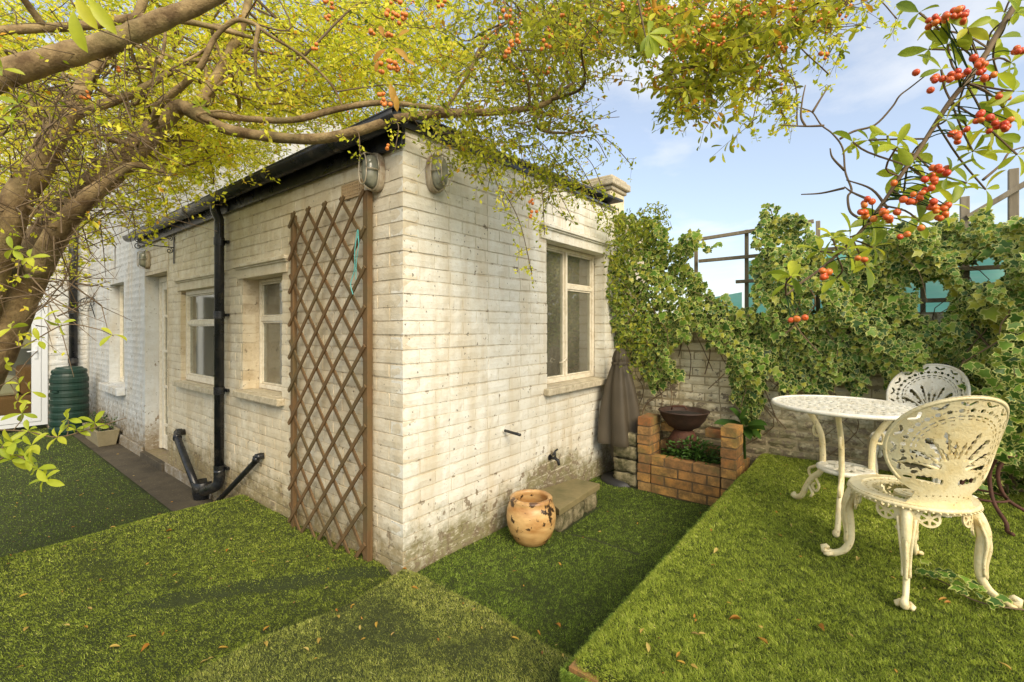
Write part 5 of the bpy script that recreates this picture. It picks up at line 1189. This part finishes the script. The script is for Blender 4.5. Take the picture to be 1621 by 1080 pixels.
# secondary branches threading the crown
MP = np.array(MAINPTS)
for k in range(150):
    e = sample(CAN if k > 40 else [(120, 120, 180, 120, 2.1, 2.9, 4), (330, 110, 160, 90, 2.2, 3.2, 3), (60, 320, 80, 90, 1.9, 2.5, 1.5)], 1)[0]; j = np.argsort(np.linalg.norm(MP-e, axis=1))[rng.integers(0, 40)]; a = MP[j]
    if project(e)[0] > 640 and project(e)[1] > 190: continue
    if np.linalg.norm(e-a) > 1.6 or (e[0] < .15 and e[1] > -.25 and e[2] < 2.75): continue
    m1_ = a*.6+e*.4+rng.normal(0, .08, 3); m2_ = a*.25+e*.75+rng.normal(0, .08, 3); sp = spline([a, m1_, m2_, e], 6); r0 = rnd.uniform(.004, .010) if k > 40 else rnd.uniform(.008, .017); mb = MB(); mb.tube([p-TO for p in sp], np.linspace(r0, .002, len(sp)), 6); link('branch', mb, 'twig_brown' if k % 3 and k > 40 else 'bark', tree, smooth=True)
# bare thorny twigs round the trunk
mb = MB()
BT = [(60, 300, 110, 200, 1.7, 2.4, 5), (150, 250, 130, 100, 1.9, 2.7, 5), (30, 470, 80, 80, 1.6, 2.3, 1.0), (120, 120, 160, 110, 1.7, 2.6, 4)]
for p in sample(BT, 430):
    d_ = rng.normal(0, 1, 3); d_ /= np.linalg.norm(d_); L = rnd.uniform(.10, .38); q = p+d_*L*.5+rng.normal(0, .02, 3); e = p+d_*L+rng.normal(0, .04, 3)
    mb.tube([p-TO, q-TO, e-TO], [.0028, .002, .001], 4, caps=False)
    for j in range(3):
        t_ = rnd.random(); a = p*(1-t_)+e*t_; s_ = rng.normal(0, 1, 3)*.022; mb.tube([a-TO, a+s_-TO], [.0012, .0003], 3, caps=False)
link('twigs', mb, 'twig_brown', tree, kind='stuff')
lf_s = sample(BT, 130); twig_cloud(lf_s, (.1, .3), 9, .05, (.018, .032), 'tree_leaf', .55, tree, TO, tw=.0012)

BERRY = {}
def berry(p, r, parent, off, m='berry', squash=1.):
    if m not in BERRY:
        b = MB(); b.lathe([(0, -1), (.5, -.87), (.87, -.5), (1, 0), (.9, .45), (.6, .78), (.25, .9), (.12, .82), (0, .8)], 10); me = b.mesh('berry', True); me.materials.append(MAT[m]); BERRY[m] = me
    o = bpy.data.objects.new('berry', BERRY[m]); COL.objects.link(o); o.parent = parent; o.location = tuple(np.array(p)-off); o.scale = (r, r, r*squash); o.rotation_euler = (rnd.uniform(0, 6.28), rnd.uniform(0, 6.28), 0); return o
for cx, cy, dd, n_, sp_ in ((625, 12, 1.25, 9, 14), (632, 28, 1.2, 9, 12), (520, 8, 1.6, 6, 10), (590, 50, 1.4, 4, 5), (616, 55, 1.3, 4, 6), (610, 105, 1.2, 7, 11), (628, 108, 1.2, 6, 9), (608, 158, 1.2, 8, 10), (800, 25, 1.6, 7, 12), (812, 62, 1.6, 7, 10), (806, 85, 1.6, 5, 8), (700, 5, 1.6, 4, 8), (520, 30, 1.5, 3, 5), (498, 75, 1.6, 3, 5), (870, 50, 1.8, 4, 8), (865, 70, 1.8, 4, 8), (990, 10, 1.6, 3, 7), (1140, 40, 1.5, 7, 14), (1115, 50, 1.5, 6, 10), (1090, 50, 1.5, 4, 8), (1240, 75, 1.5, 5, 7), (1305, 90, 1.5, 4, 6), (1250, 18, 1.5, 4, 8), (895, 20, 1.8, 3, 7), (187, 108, 1.9, 3, 5), (135, 152, 1.9, 5, 7), (842, 320, 2.25, 4, 7), (845, 340, 2.25, 4, 7), (870, 115, 2.0, 4, 9), (1118, 160, 1.6, 3, 6), (612, 232, 1.9, 3, 4)):
    for _ in range(n_): berry(at_d(cx+rnd.uniform(-sp_, sp_), cy+rnd.uniform(-sp_, sp_), dd+rnd.uniform(-.03, .03)), rnd.uniform(.0052, .0075)*(dd/1.3)**.4, tree, TO, 'berry_orange')
bs = sample([c for c in CAN if c[0] > 380 and c[1] < 190]+CAN2*2, 260); mb = MB()
for p in bs:
    for _ in range(4): q = p+rng.normal(0, .018, 3)-TO; r_ = rnd.uniform(.004, .006); mb.lathe([(0, -r_), (r_*.8, -r_*.5), (r_, 0), (r_*.8, r_*.5), (0, r_)], 6, tuple(q))
link('berries', mb, 'berry_orange', tree, kind='stuff', smooth=True)
# large nearby leaves and sprigs on the left, each leaf its own part
def sprig(pts, nodes, leafsize, m='sprig_leaf', tint=(.3, .95), parent=None, off=None, r=.0022, per=6, sm=None):
    parent = parent or tree; off = TO if off is None else off; P = [at_d(*p) for p in pts]; mb = MB(); sp = spline([p-off for p in P], 6); mb.tube(sp, np.linspace(r, r*.5, len(sp)), 6); link('twig', mb, sm or 'twig_brown', parent, smooth=True)
    for nx, ny, nd in nodes:
        c0 = at_d(nx, ny, nd); j = min(range(len(sp)), key=lambda i: np.linalg.norm(sp[i]+off-c0))
        if np.linalg.norm(sp[j]+off-c0) > .01: mb = MB(); mb.tube([sp[j], (sp[j]+c0-off)/2+rng.normal(0, .004, 3), c0-off], [.0014, .0012, .001], 5); link('twig', mb, sm or 'twig_brown', parent)
        a0 = rnd.uniform(0, 6.28)
        for k in range(per):
            a = a0+k*2*math.pi/per+rnd.uniform(-.3, .3); v_ = RV*math.cos(a)+np.array((0, 0, 1))*math.sin(a)*.8-FV*rnd.uniform(-.5, .7)
            if v_[2] < -.6: v_[2] *= .5
            leaf_obj('oval', m, c0-off, v_, -FV*rnd.uniform(.2, 1)+np.array((0, 0, 1))*rnd.uniform(.1, 1)+rng.normal(0, .3, 3), rnd.uniform(*leafsize), rnd.uniform(*tint), parent)
sprig([(-20, 740, 1.15), (20, 720, 1.15), (60, 742, 1.15), (72, 762, 1.14)], [(22, 700, 1.16), (18, 728, 1.15), (42, 722, 1.15), (60, 742, 1.14), (70, 760, 1.13), (50, 705, 1.17), (4, 705, 1.16)], (.030, .052), tint=(.35, .9), per=5)
sprig([(-20, 680, 1.3), (40, 683, 1.3), (90, 692, 1.3), (140, 680, 1.3), (200, 662, 1.3)], [(45, 682, 1.3), (92, 692, 1.3), (108, 664, 1.31), (150, 670, 1.3), (120, 680, 1.3), (35, 655, 1.32)], (.030, .048), tint=(.35, .8), per=5)
sprig([(-20, 560, 1.3), (40, 546, 1.3), (100, 515, 1.3), (150, 520, 1.3), (180, 532, 1.3)], [(18, 520, 1.3), (70, 505, 1.3), (62, 540, 1.3), (178, 530, 1.3), (98, 512, 1.3)], (.03, .045), tint=(.5, 1.), per=3)
sprig([(-20, 400, 1.5), (20, 395, 1.5), (45, 408, 1.5)], [(20, 395, 1.5), (48, 408, 1.5)], (.04, .06), per=4)
sprig([(-20, 620, 1.5), (20, 600, 1.5), (45, 570, 1.5), (60, 555, 1.5)], [(30, 608, 1.5), (10, 575, 1.5), (28, 635, 1.5), (50, 620, 1.5)], (.03, .045), tint=(.6, 1.), per=3)
sprig([(-20, 140, 1.4), (20, 150, 1.4), (40, 170, 1.4)], [(5, 110, 1.4), (30, 165, 1.4), (20, 190, 1.4), (5, 185, 1.4)], (.04, .06), per=4)
sprig([(300, 160, 2.2), (318, 170, 2.2)], [(318, 168, 2.2)], (.04, .06), per=5)
sprig([(100, -20, .62), (118, 10, .62)], [], (.05, .06)); 
for (x, y, dd, vx, vz, s_, ti) in ((116, 14, .62, .15, -1, .052, .7), (140, -4, .62, .5, -.7, .05, .8), (120, -6, .66, .5, -.9, .045, 1.), (1022, 58, .85, -1, .1, .0, .5)):
    if s_: leaf_obj('oval', 'sprig_leaf', at_d(x, y, dd)-TO, RV*vx+np.array((0, 0, vz)), -FV+np.array((0, 0, .3)), s_, ti, tree)
sprig([(1010, 0, .9), (1018, 40, .9), (1022, 60, .9)], [], (.05, .06))
for vx, vz, s_, ti in ((1, .25, .050, .5), (.9, -.5, .048, .6), (.5, -.9, .045, .5), (.05, -1, .045, .35), (-.4, -.9, .034, .2), (.2, .9, .035, .3)): leaf_obj('oval', 'sprig_leaf', at_d(1026, 55, .9)-TO, RV*vx+np.array((0, 0, vz)), -FV+np.array((0, 0, .3)), s_, ti, tree)
for x, y, vx, vz, s_ in ((612, 78, -.6, -.5, .045), (622, 76, .8, -.5, .045), (630, 60, .7, .6, .035), (600, 95, -.3, -.9, .03), (640, 95, .8, -.3, .03), (618, 132, .25, -1, .05), (628, 150, .0, -1, .04), (608, 60, -.3, .9, .035)):
    leaf_obj('oval', 'fallen_leaf', at_d(x, y, 1.2)-TO, RV*vx+np.array((0, 0, vz))-FV*.2, -FV+np.array((0, 0, .3)), s_, .15 if x < 615 else .3, tree)

# ================================================================== near berry branch at the right
shr = thing('berry_branch', 'near branch of glossy green leaves and red orange berries hanging in at the right', 'branch', tuple(at_d(1640, -40, .8))); SO = np.array(shr.location)
def stemr(pts, r0, r1, n=6, m='twig_brown'):
    sp = spline([at_d(*p)-SO for p in pts], n); mb = MB(); mb.tube(sp, np.linspace(r0, r1, len(sp)), 7); link('stem', mb, m, shr, smooth=True); return sp
main = stemr([(1640, -50, .80), (1612, 0, .78), (1578, 55, .77), (1552, 100, .76), (1505, 160, .75), (1482, 195, .75), (1450, 245, .75), (1425, 280, .75), (1395, 325, .76), (1350, 380, .77), (1300, 425, .78), (1268, 448, .78), (1244, 468, .78)], .0052, .0016)
NODES = [(1455, 20), (1478, 45), (1470, 78), (1500, 70), (1530, 45), (1562, 78), (1582, 60), (1600, 100), (1375, 222), (1405, 215), (1350, 225), (1420, 232), (1498, 190), (1530, 200), (1562, 200), (1590, 170), (1605, 145), (1540, 240), (1575, 215), (1440, 250), (1420, 275), (1465, 290), (1500, 280), (1530, 290), (1560, 300), (1480, 330), (1505, 325), (1455, 350), (1400, 345), (1318, 378), (1298, 398), (1345, 375), (1382, 392), (1370, 420), (1325, 440), (1252, 438), (1246, 450), (1340, 395), (1610, 20), (1590, 20), (1490, 110), (1540, 130), (1580, 120), (1610, 245), (1600, 190), (1430, 310), (1380, 350)]
for k, (nx, ny) in enumerate(NODES):
    dd = .76+rnd.uniform(-.05, .07); c0 = at_d(nx, ny, dd); j = min(range(len(main)), key=lambda i: np.linalg.norm(main[i]+SO-c0)+(.02 if i % 3 else 0)); a = main[j]; b = c0-SO
    mb = MB(); mb.tube(spline([a, (a+b)/2+rng.normal(0, .006, 3), b], 3), [.0016]*7, 5); link('stem', mb, 'twig_brown', shr)
    per = rnd.choice((4, 5, 6, 7)) if nx > 1340 else 5
    a0 = rnd.uniform(0, 6.28)
    for q in range(per):
        an = a0+q*6.283/per+rnd.uniform(-.4, .4); v_ = RV*math.cos(an)+np.array((0, 0, 1))*math.sin(an)*.75+FV*rnd.uniform(-.5, .5)
        leaf_obj('oval', 'sprig_leaf', b, v_, -FV*rnd.uniform(-.2, 1)+np.array((0, 0, 1))*rnd.uniform(.2, 1.2)+rng.normal(0, .4, 3), rnd.uniform(.022, .046), min(1, max(0, rnd.gauss(.56, .25))), shr)
BER = [(1478, 35, 4), (1490, 28, 3), (1515, 22, 4), (1528, 27, 2), (1545, 98, 3), (1552, 108, 3), (1566, 120, 2), (1450, 115, 1), (1484, 130, 2), (1500, 124, 2), (1525, 120, 2), (1473, 143, 1), (1590, 158, 2), (1551, 187, 2), (1567, 186, 1), (1580, 196, 3), (1592, 198, 2), (1566, 208, 1), (1508, 217, 2), (1522, 212, 2), (1480, 270, 4), (1490, 272, 3), (1472, 290, 2), (1447, 312, 3), (1460, 308, 2), (1473, 329, 2), (1485, 325, 2), (1500, 326, 1), (1430, 316, 1), (1375, 321, 2), (1390, 341, 2), (1402, 344, 2), (1420, 336, 1), (1372, 343, 2), (1492, 340, 2), (1458, 361, 1), (1425, 375, 1), (1436, 371, 1), (1303, 433, 2), (1312, 431, 1), (1358, 409, 1), (1368, 411, 1), (1252, 507, 1), (1261, 505, 1), (1274, 503, 1), (1415, 290, 1), (1615, 78, 2), (1500, 325, 1)]
for bx, by, n_ in BER:
    for q in range(n_ if n_ < 2 or by > 480 else n_+2):
        p = at_d(bx+rnd.uniform(-10, 10)*(n_ > 1), by+rnd.uniform(-8, 8)*(n_ > 1), .715+rnd.uniform(-.02, .02)); berry(p, rnd.uniform(.0044, .0060), shr, SO, 'berry', .85)
        j = min(range(len(main)), key=lambda i: np.linalg.norm(main[i]+SO-p)); 
        if rnd.random() < .35 or by > 480: mb = MB(); mb.tube(spline([p-SO, (p-SO+main[j])/2+np.array((0, 0, .006)), main[j]], 3), .0009, 4); link('stalk', mb, 'plant_leaf', shr)
for pts in ([(1362, 347, .9), (1346, 335, .92), (1342, 312, .94), (1348, 300, .95), (1338, 272, .97), (1334, 235, .98), (1318, 212, .99), (1300, 198, 1.0), (1286, 178, 1.0), (1270, 172, 1.0)], [(1330, 220, .98), (1352, 208, .98), (1385, 198, .97), (1412, 170, .96), (1424, 152, .95), (1442, 138, .94), (1475, 112, .9)], [(1304, 199, 1.0), (1275, 200, 1.0), (1235, 198, 1.0)], [(1336, 298, .95), (1300, 306, 1.0), (1268, 308, 1.02)], [(1275, 200, 1.0), (1268, 185, 1.0), (1270, 160, 1.0), (1275, 135, 1.)], [(1286, 178, 1.0), (1300, 155, 1.0), (1311, 138, 1.)], [(1556, 285, .9), (1585, 260, .9), (1600, 240, .9), (1640, 228, .9)], [(1337, 270, .95), (1318, 250, .95), (1314, 235, .95)], [(1380, 318, .85), (1350, 305, .9), (1337, 296, .92)], [(1405, 330, .8), (1380, 300, .82), (1340, 285, .86)]):
    stemr(pts, .0026, .0012, 5)

# ================================================================== turf blades
def blades(P, N, h, w, tint, name, label, nap, spread=.9, m='turf_deck'):
    n = len(P); tv, tt = tuft(P); tint = np.clip(tint+.09*tt, 0, 1); h = h*(1+.12*tt.clip(-1.5, 1.5)); d = N*1.0+rng.normal(0, spread, (n, 3))*.6+nap*.8+tv*.25; d /= np.linalg.norm(d, axis=1, keepdims=True); s = np.cross(d, rng.normal(0, 1, (n, 3))); s /= np.linalg.norm(s, axis=1, keepdims=True)
    V = np.stack([P-s*w[:, None]/2, P+s*w[:, None]/2, P+d*h[:, None]], 1).reshape(-1, 3); me = mesh_np(name, V, np.arange(n*3).reshape(-1, 3)); add_attr(me, 'tint', np.repeat(tint, 3)); o = link(name, me, m, kind='stuff'); return tag(o, label, 'grass')
HG = rng.normal(0, 1, (256, 256, 3)); HT = rng.normal(0, 1, (256, 256))
def tuft(P, cell=.024):
    i = np.floor(P[:, 0]/cell+.7*np.sin(P[:, 1]/cell*.9)).astype(int) % 256; j = np.floor(P[:, 1]/cell+.7*np.sin(P[:, 0]/cell*.8)).astype(int) % 256
    v = HG[i, j].copy(); v[:, 2] *= .2; return v, HT[i, j]
def patch(x, y):       # slow colour variation of worn turf, 0..1
    return .5+.22*np.sin(x*1.9+1.3)*np.sin(y*2.3+.4)+.14*np.sin(x*4.7+y*3.1)+.10*np.sin(x*9.3-y*7.7+2)
def worn_crease_shade(x, y):        # flattened dirty patches, plus the crease's shade painted in as a dark line
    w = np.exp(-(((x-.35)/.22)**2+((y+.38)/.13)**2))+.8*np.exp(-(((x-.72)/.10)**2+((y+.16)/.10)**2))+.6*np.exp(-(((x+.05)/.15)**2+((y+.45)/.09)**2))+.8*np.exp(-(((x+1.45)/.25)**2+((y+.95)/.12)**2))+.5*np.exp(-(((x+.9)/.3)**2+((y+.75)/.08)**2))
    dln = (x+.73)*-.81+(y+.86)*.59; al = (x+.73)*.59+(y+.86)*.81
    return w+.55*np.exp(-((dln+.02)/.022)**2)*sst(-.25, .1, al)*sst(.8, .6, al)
def worn(x, y):  # worn patches together with the painted shade along the crease
    return worn_crease_shade(x, y)+.7*np.exp(-(((x-.45)/.40)**2+((y+.30)/.07)**2))+.5*np.exp(-(((x-.62)/.2)**2+((y-.35)/.12)**2))*1.+.5*np.exp(-(((x-.3)/.12)**2+((y+.6)/.2)**2))+.22*np.sin(x*17+y*5)*np.sin(y*19-x*4)*(np.abs(x) < 1.2)
def lawn_pts(n, x0, x1, y0, y1, fn, keepf, dens0):
    x = rng.uniform(x0, x1, n); y = rng.uniform(y0, y1, n); z = fn(x, y); P = np.stack([x, y, z], 1); r = P-CAM; dep = r @ FV; lat = r @ RV; dist = np.linalg.norm(r, axis=1)
    with np.errstate(all='ignore'): px = CX+FPX*lat/dep; py = HZ-FPX*r[:, 2]/dep
    ok = (dep > .5) & (px > -120) & (px < 1760) & (py < 1180) & keepf(x, y) & (rng.random(n) < np.minimum(1, (dens0/dist)**1.7)); return P[ok], dist[ok]
def keep_low(x, y):
    k = ~((x < -1.99) & (y > -.32)); k &= ~((y > .0) & (x < .0)); k &= ~((x > DECK_X-.0) & (y > DECK_Y))
    k &= ~((np.hypot(x-.262, y-.775) < .09)); k &= ~((x > FX0-.25) & (y > 2.03)); k &= ~((x < .35) & (x > .06) & (y > 1.0) & (y < 1.5)); k &= ~((np.abs(y-1.01-.03*(x-.4)) < .012) & (x > .40) & (x < .85))
    k &= ~(np.hypot(x-.20, y-2.16) < .16)
    return k
for (n_, x0, x1, y0, y1, d0) in ((1500000, -2.2, 1.25, -2.2, 2.1, 2.1), (420000, -7.8, -2.2, -2.9, 0, 2.4)):
    P, dist = lawn_pts(n_, x0, x1, y0, y1, ground_h, keep_low, d0)
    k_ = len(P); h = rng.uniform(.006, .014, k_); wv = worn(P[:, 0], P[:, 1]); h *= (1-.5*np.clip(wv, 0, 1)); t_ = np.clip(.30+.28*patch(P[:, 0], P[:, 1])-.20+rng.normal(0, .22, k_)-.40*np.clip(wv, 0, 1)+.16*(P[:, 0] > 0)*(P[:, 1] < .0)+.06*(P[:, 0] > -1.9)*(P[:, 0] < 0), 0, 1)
    up_ = np.tile((0, 0, 1.), (k_, 1)); nap = np.stack([.35+0*P[:, 0], -.45+.3*np.sin(P[:, 0]*2), 0*P[:, 0]], 1)
    wd_ = rng.uniform(.0012, .0022, k_)*np.maximum(1, dist/2.0)
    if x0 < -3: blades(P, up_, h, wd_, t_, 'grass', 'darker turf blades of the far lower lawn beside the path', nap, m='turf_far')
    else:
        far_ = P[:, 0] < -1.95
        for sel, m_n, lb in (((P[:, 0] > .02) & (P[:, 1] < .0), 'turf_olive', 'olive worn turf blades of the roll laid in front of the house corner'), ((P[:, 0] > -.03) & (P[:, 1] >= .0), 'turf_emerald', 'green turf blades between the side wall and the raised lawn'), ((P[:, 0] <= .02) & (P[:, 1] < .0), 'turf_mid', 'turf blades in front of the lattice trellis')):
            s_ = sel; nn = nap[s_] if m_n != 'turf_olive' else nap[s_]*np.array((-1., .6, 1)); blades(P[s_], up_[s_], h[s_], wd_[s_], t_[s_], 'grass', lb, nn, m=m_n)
P, dist = lawn_pts(1500000, DECK_X+.0, 3.9, DECK_Y, 2.62, deck_h, lambda x, y: (x > DECK_X) & (y > DECK_Y), 1.75); k_ = len(P); ed = np.minimum(P[:, 0]-DECK_X, P[:, 1]-DECK_Y); N_ = np.tile((0, 0, 1.), (k_, 1)); N_[:, 0] -= np.clip(1-(P[:, 0]-DECK_X)/.06, 0, 1)*1.2; N_[:, 1] -= np.clip(1-(P[:, 1]-DECK_Y)/.06, 0, 1)*1.2
blades(P, N_, rng.uniform(.006, .015, k_), rng.uniform(.0012, .0024, k_)*np.maximum(1, dist/1.8), np.clip(.36+.25*patch(P[:, 0], P[:, 1])-.14+rng.normal(0, .22, k_)+.14*np.exp(-ed/.12), 0, 1), 'grass', 'artificial turf blades on the raised lawn under the table', np.tile((-.25, -.45, 0), (k_, 1)))
n_ = 90000; y = rng.uniform(DECK_Y, 2.05, n_); z = rng.uniform(.0, DECK_Z-.03, n_)
n_f = 26000; fx = rng.uniform(DECK_X, 2.0, n_f); fz = rng.uniform(.215, DECK_Z-.02, n_f); ok = rng.random(n_f) < np.where(fz > .265, 1, .35)
P = np.concatenate([np.stack([np.full(n_, DECK_X-.001), y, z], 1), np.stack([fx, np.full(n_f, DECK_Y-.012), fz], 1)[ok]]); k_ = len(P); N_ = np.zeros((k_, 3)); N_[:n_, 0] = -1; N_[n_:, 1] = -1; N_[:, 2] = -.2
dist = np.linalg.norm(P-CAM, axis=1)
blades(P, N_, rng.uniform(.008, .018, k_), rng.uniform(.0013, .0022, k_)*np.maximum(1, dist/1.8), np.clip(.30+rng.normal(0, .2, k_), 0, 1), 'grass', 'turf blades wrapped down the side of the raised lawn', np.zeros((k_, 3)), m='turf_emerald')
# retaining bricks under the front edge
rw = thing('retaining_wall', 'orange brick edge exposed under the front of the raised lawn', 'brick edging', (DECK_X, DECK_Y, 0))
bm_ = [MB().box((-.5, -.5, -.5), (.5, .5, .5)).mesh('brick') for _ in range(2)]
for b_ in bm_: b_.materials.append(MAT['red_brick'])
for c in range(4):
    x = .012+(0 if c % 2 else -.0); ln = .10 if c % 2 else .205
    while x < 1.3:
        o = bpy.data.objects.new('brick', bm_[c % 2]); COL.objects.link(o); o.parent = rw; o.location = (x+ln/2, .052+rnd.uniform(-.003, .003), .036+c*.075); o.scale = (ln-.005, .10, .065); o.rotation_euler = (0, 0, rnd.uniform(-.02, .02)); bv = o.modifiers.new('Bevel', 'BEVEL'); bv.width = .005; bv.segments = 2
        x += ln+.009; ln = .205
link('mortar', MB().box((.012, .012, 0), (1.6, .11, .285)), 'mortar_brown', rw)

# ================================================================== fallen leaves
def surf(x, y):
    return float(deck_h(x, y)) if (x > DECK_X and y > DECK_Y) else float(ground_h(x, y))
LP = [(62, 944, 0), (165, 1068, 1)]
spots = []
for px, py in ((268, 845), (135, 999), (38, 947), (42, 1000), (105, 995), (142, 968), (230, 1030), (258, 1008), (208, 1010), (182, 1025), (323, 1052), (347, 882), (360, 878), (422, 1000), (558, 988), (535, 1006), (570, 1028), (622, 1040), (640, 930), (657, 963), (596, 1025), (421, 1058), (484, 1063), (750, 1000), (883, 993), (853, 1005), (816, 1048), (1017, 1006), (1025, 1033), (1101, 1010), (1163, 985), (1074, 1047), (1078, 1060), (1590, 1062), (1358, 890), (1345, 1013), (1300, 1000), (1207, 1022), (354, 1030), (178, 842), (455, 905), (100, 873), (160, 925), (72, 842), (575, 1050), (505, 1048), (1133, 878), (1172, 924), (1500, 960), (1492, 955)):
    p = on_z(px, py, DECK_Z if px > 900 and py > 800 and px-900 > (1040-py)*.8-0 else .0); spots.append(p)
for k, p in enumerate(spots):
    x, y = p[0], p[1]; z = surf(x, y)+.014; sz = rnd.uniform(.022, .042); kind = 'oval'
    key = k % 6
    if ('fl', key) not in LEAFVAR:
        v, f, e = TPL['oval']; v = v.copy(); v[:, 1] *= rnd.uniform(.5, 1.2); v[:, 2] += rnd.uniform(-.3, .4)*(v[:, 0]-.5)**2; v[:, 0] -= .5; v[:, 2] += abs(v[:, 1])*rnd.uniform(0, .8)
        me = mesh_np('fallen_leaf', v, f, smooth=True); add_attr(me, 'tint', np.full(len(v), key/6+.05)); add_attr(me, 'edge', e); me.materials.append(MAT['fallen_leaf']); LEAFVAR[('fl', key)] = me
    o = bpy.data.objects.new('fallen_leaf', LEAFVAR[('fl', key)]); COL.objects.link(o); o.location = (x, y, z); o.scale = (sz,)*3; o.rotation_euler = (rnd.uniform(-.3, .3), rnd.uniform(-.3, .3), rnd.uniform(0, 6.28))
    up_ = x > DECK_X and y > DECK_Y
    tag(o, 'small yellow brown fallen leaf lying on the raised turf' if up_ else 'small yellow brown fallen leaf lying on the lower lawn', 'leaf', 'fallen leaves on the raised lawn' if up_ else 'fallen leaves on the lower lawn')
n_ = 900; x = rng.uniform(-5.5, 3.6, n_); y = rng.uniform(-1.6, 2.3, n_); ok = ~((x < 0) & (y > -.02)) & ((rng.random(n_) < .85) | (x < 0)) & ~((x > .0) & (rng.random(n_) < .45)); x, y = x[ok], y[ok]; n_ = len(x)
z = np.where((x > DECK_X) & (y > DECK_Y), DECK_Z, ground_h(x, y))+.013; d = rng.normal(0, 1, (n_, 3)); d[:, 2] *= .15
o = link('fallen_leaves', leaf_mesh('fallen_leaves', np.stack([x, y, z], 1), d, rng.normal(0, .25, (n_, 3))+(0, 0, 1), rng.uniform(.010, .026, n_), rng.random(n_), 'oval'), 'fallen_leaf', kind='stuff'); tag(o, 'scatter of tiny fallen leaves and bits over both lawns and the path', 'leaf litter')
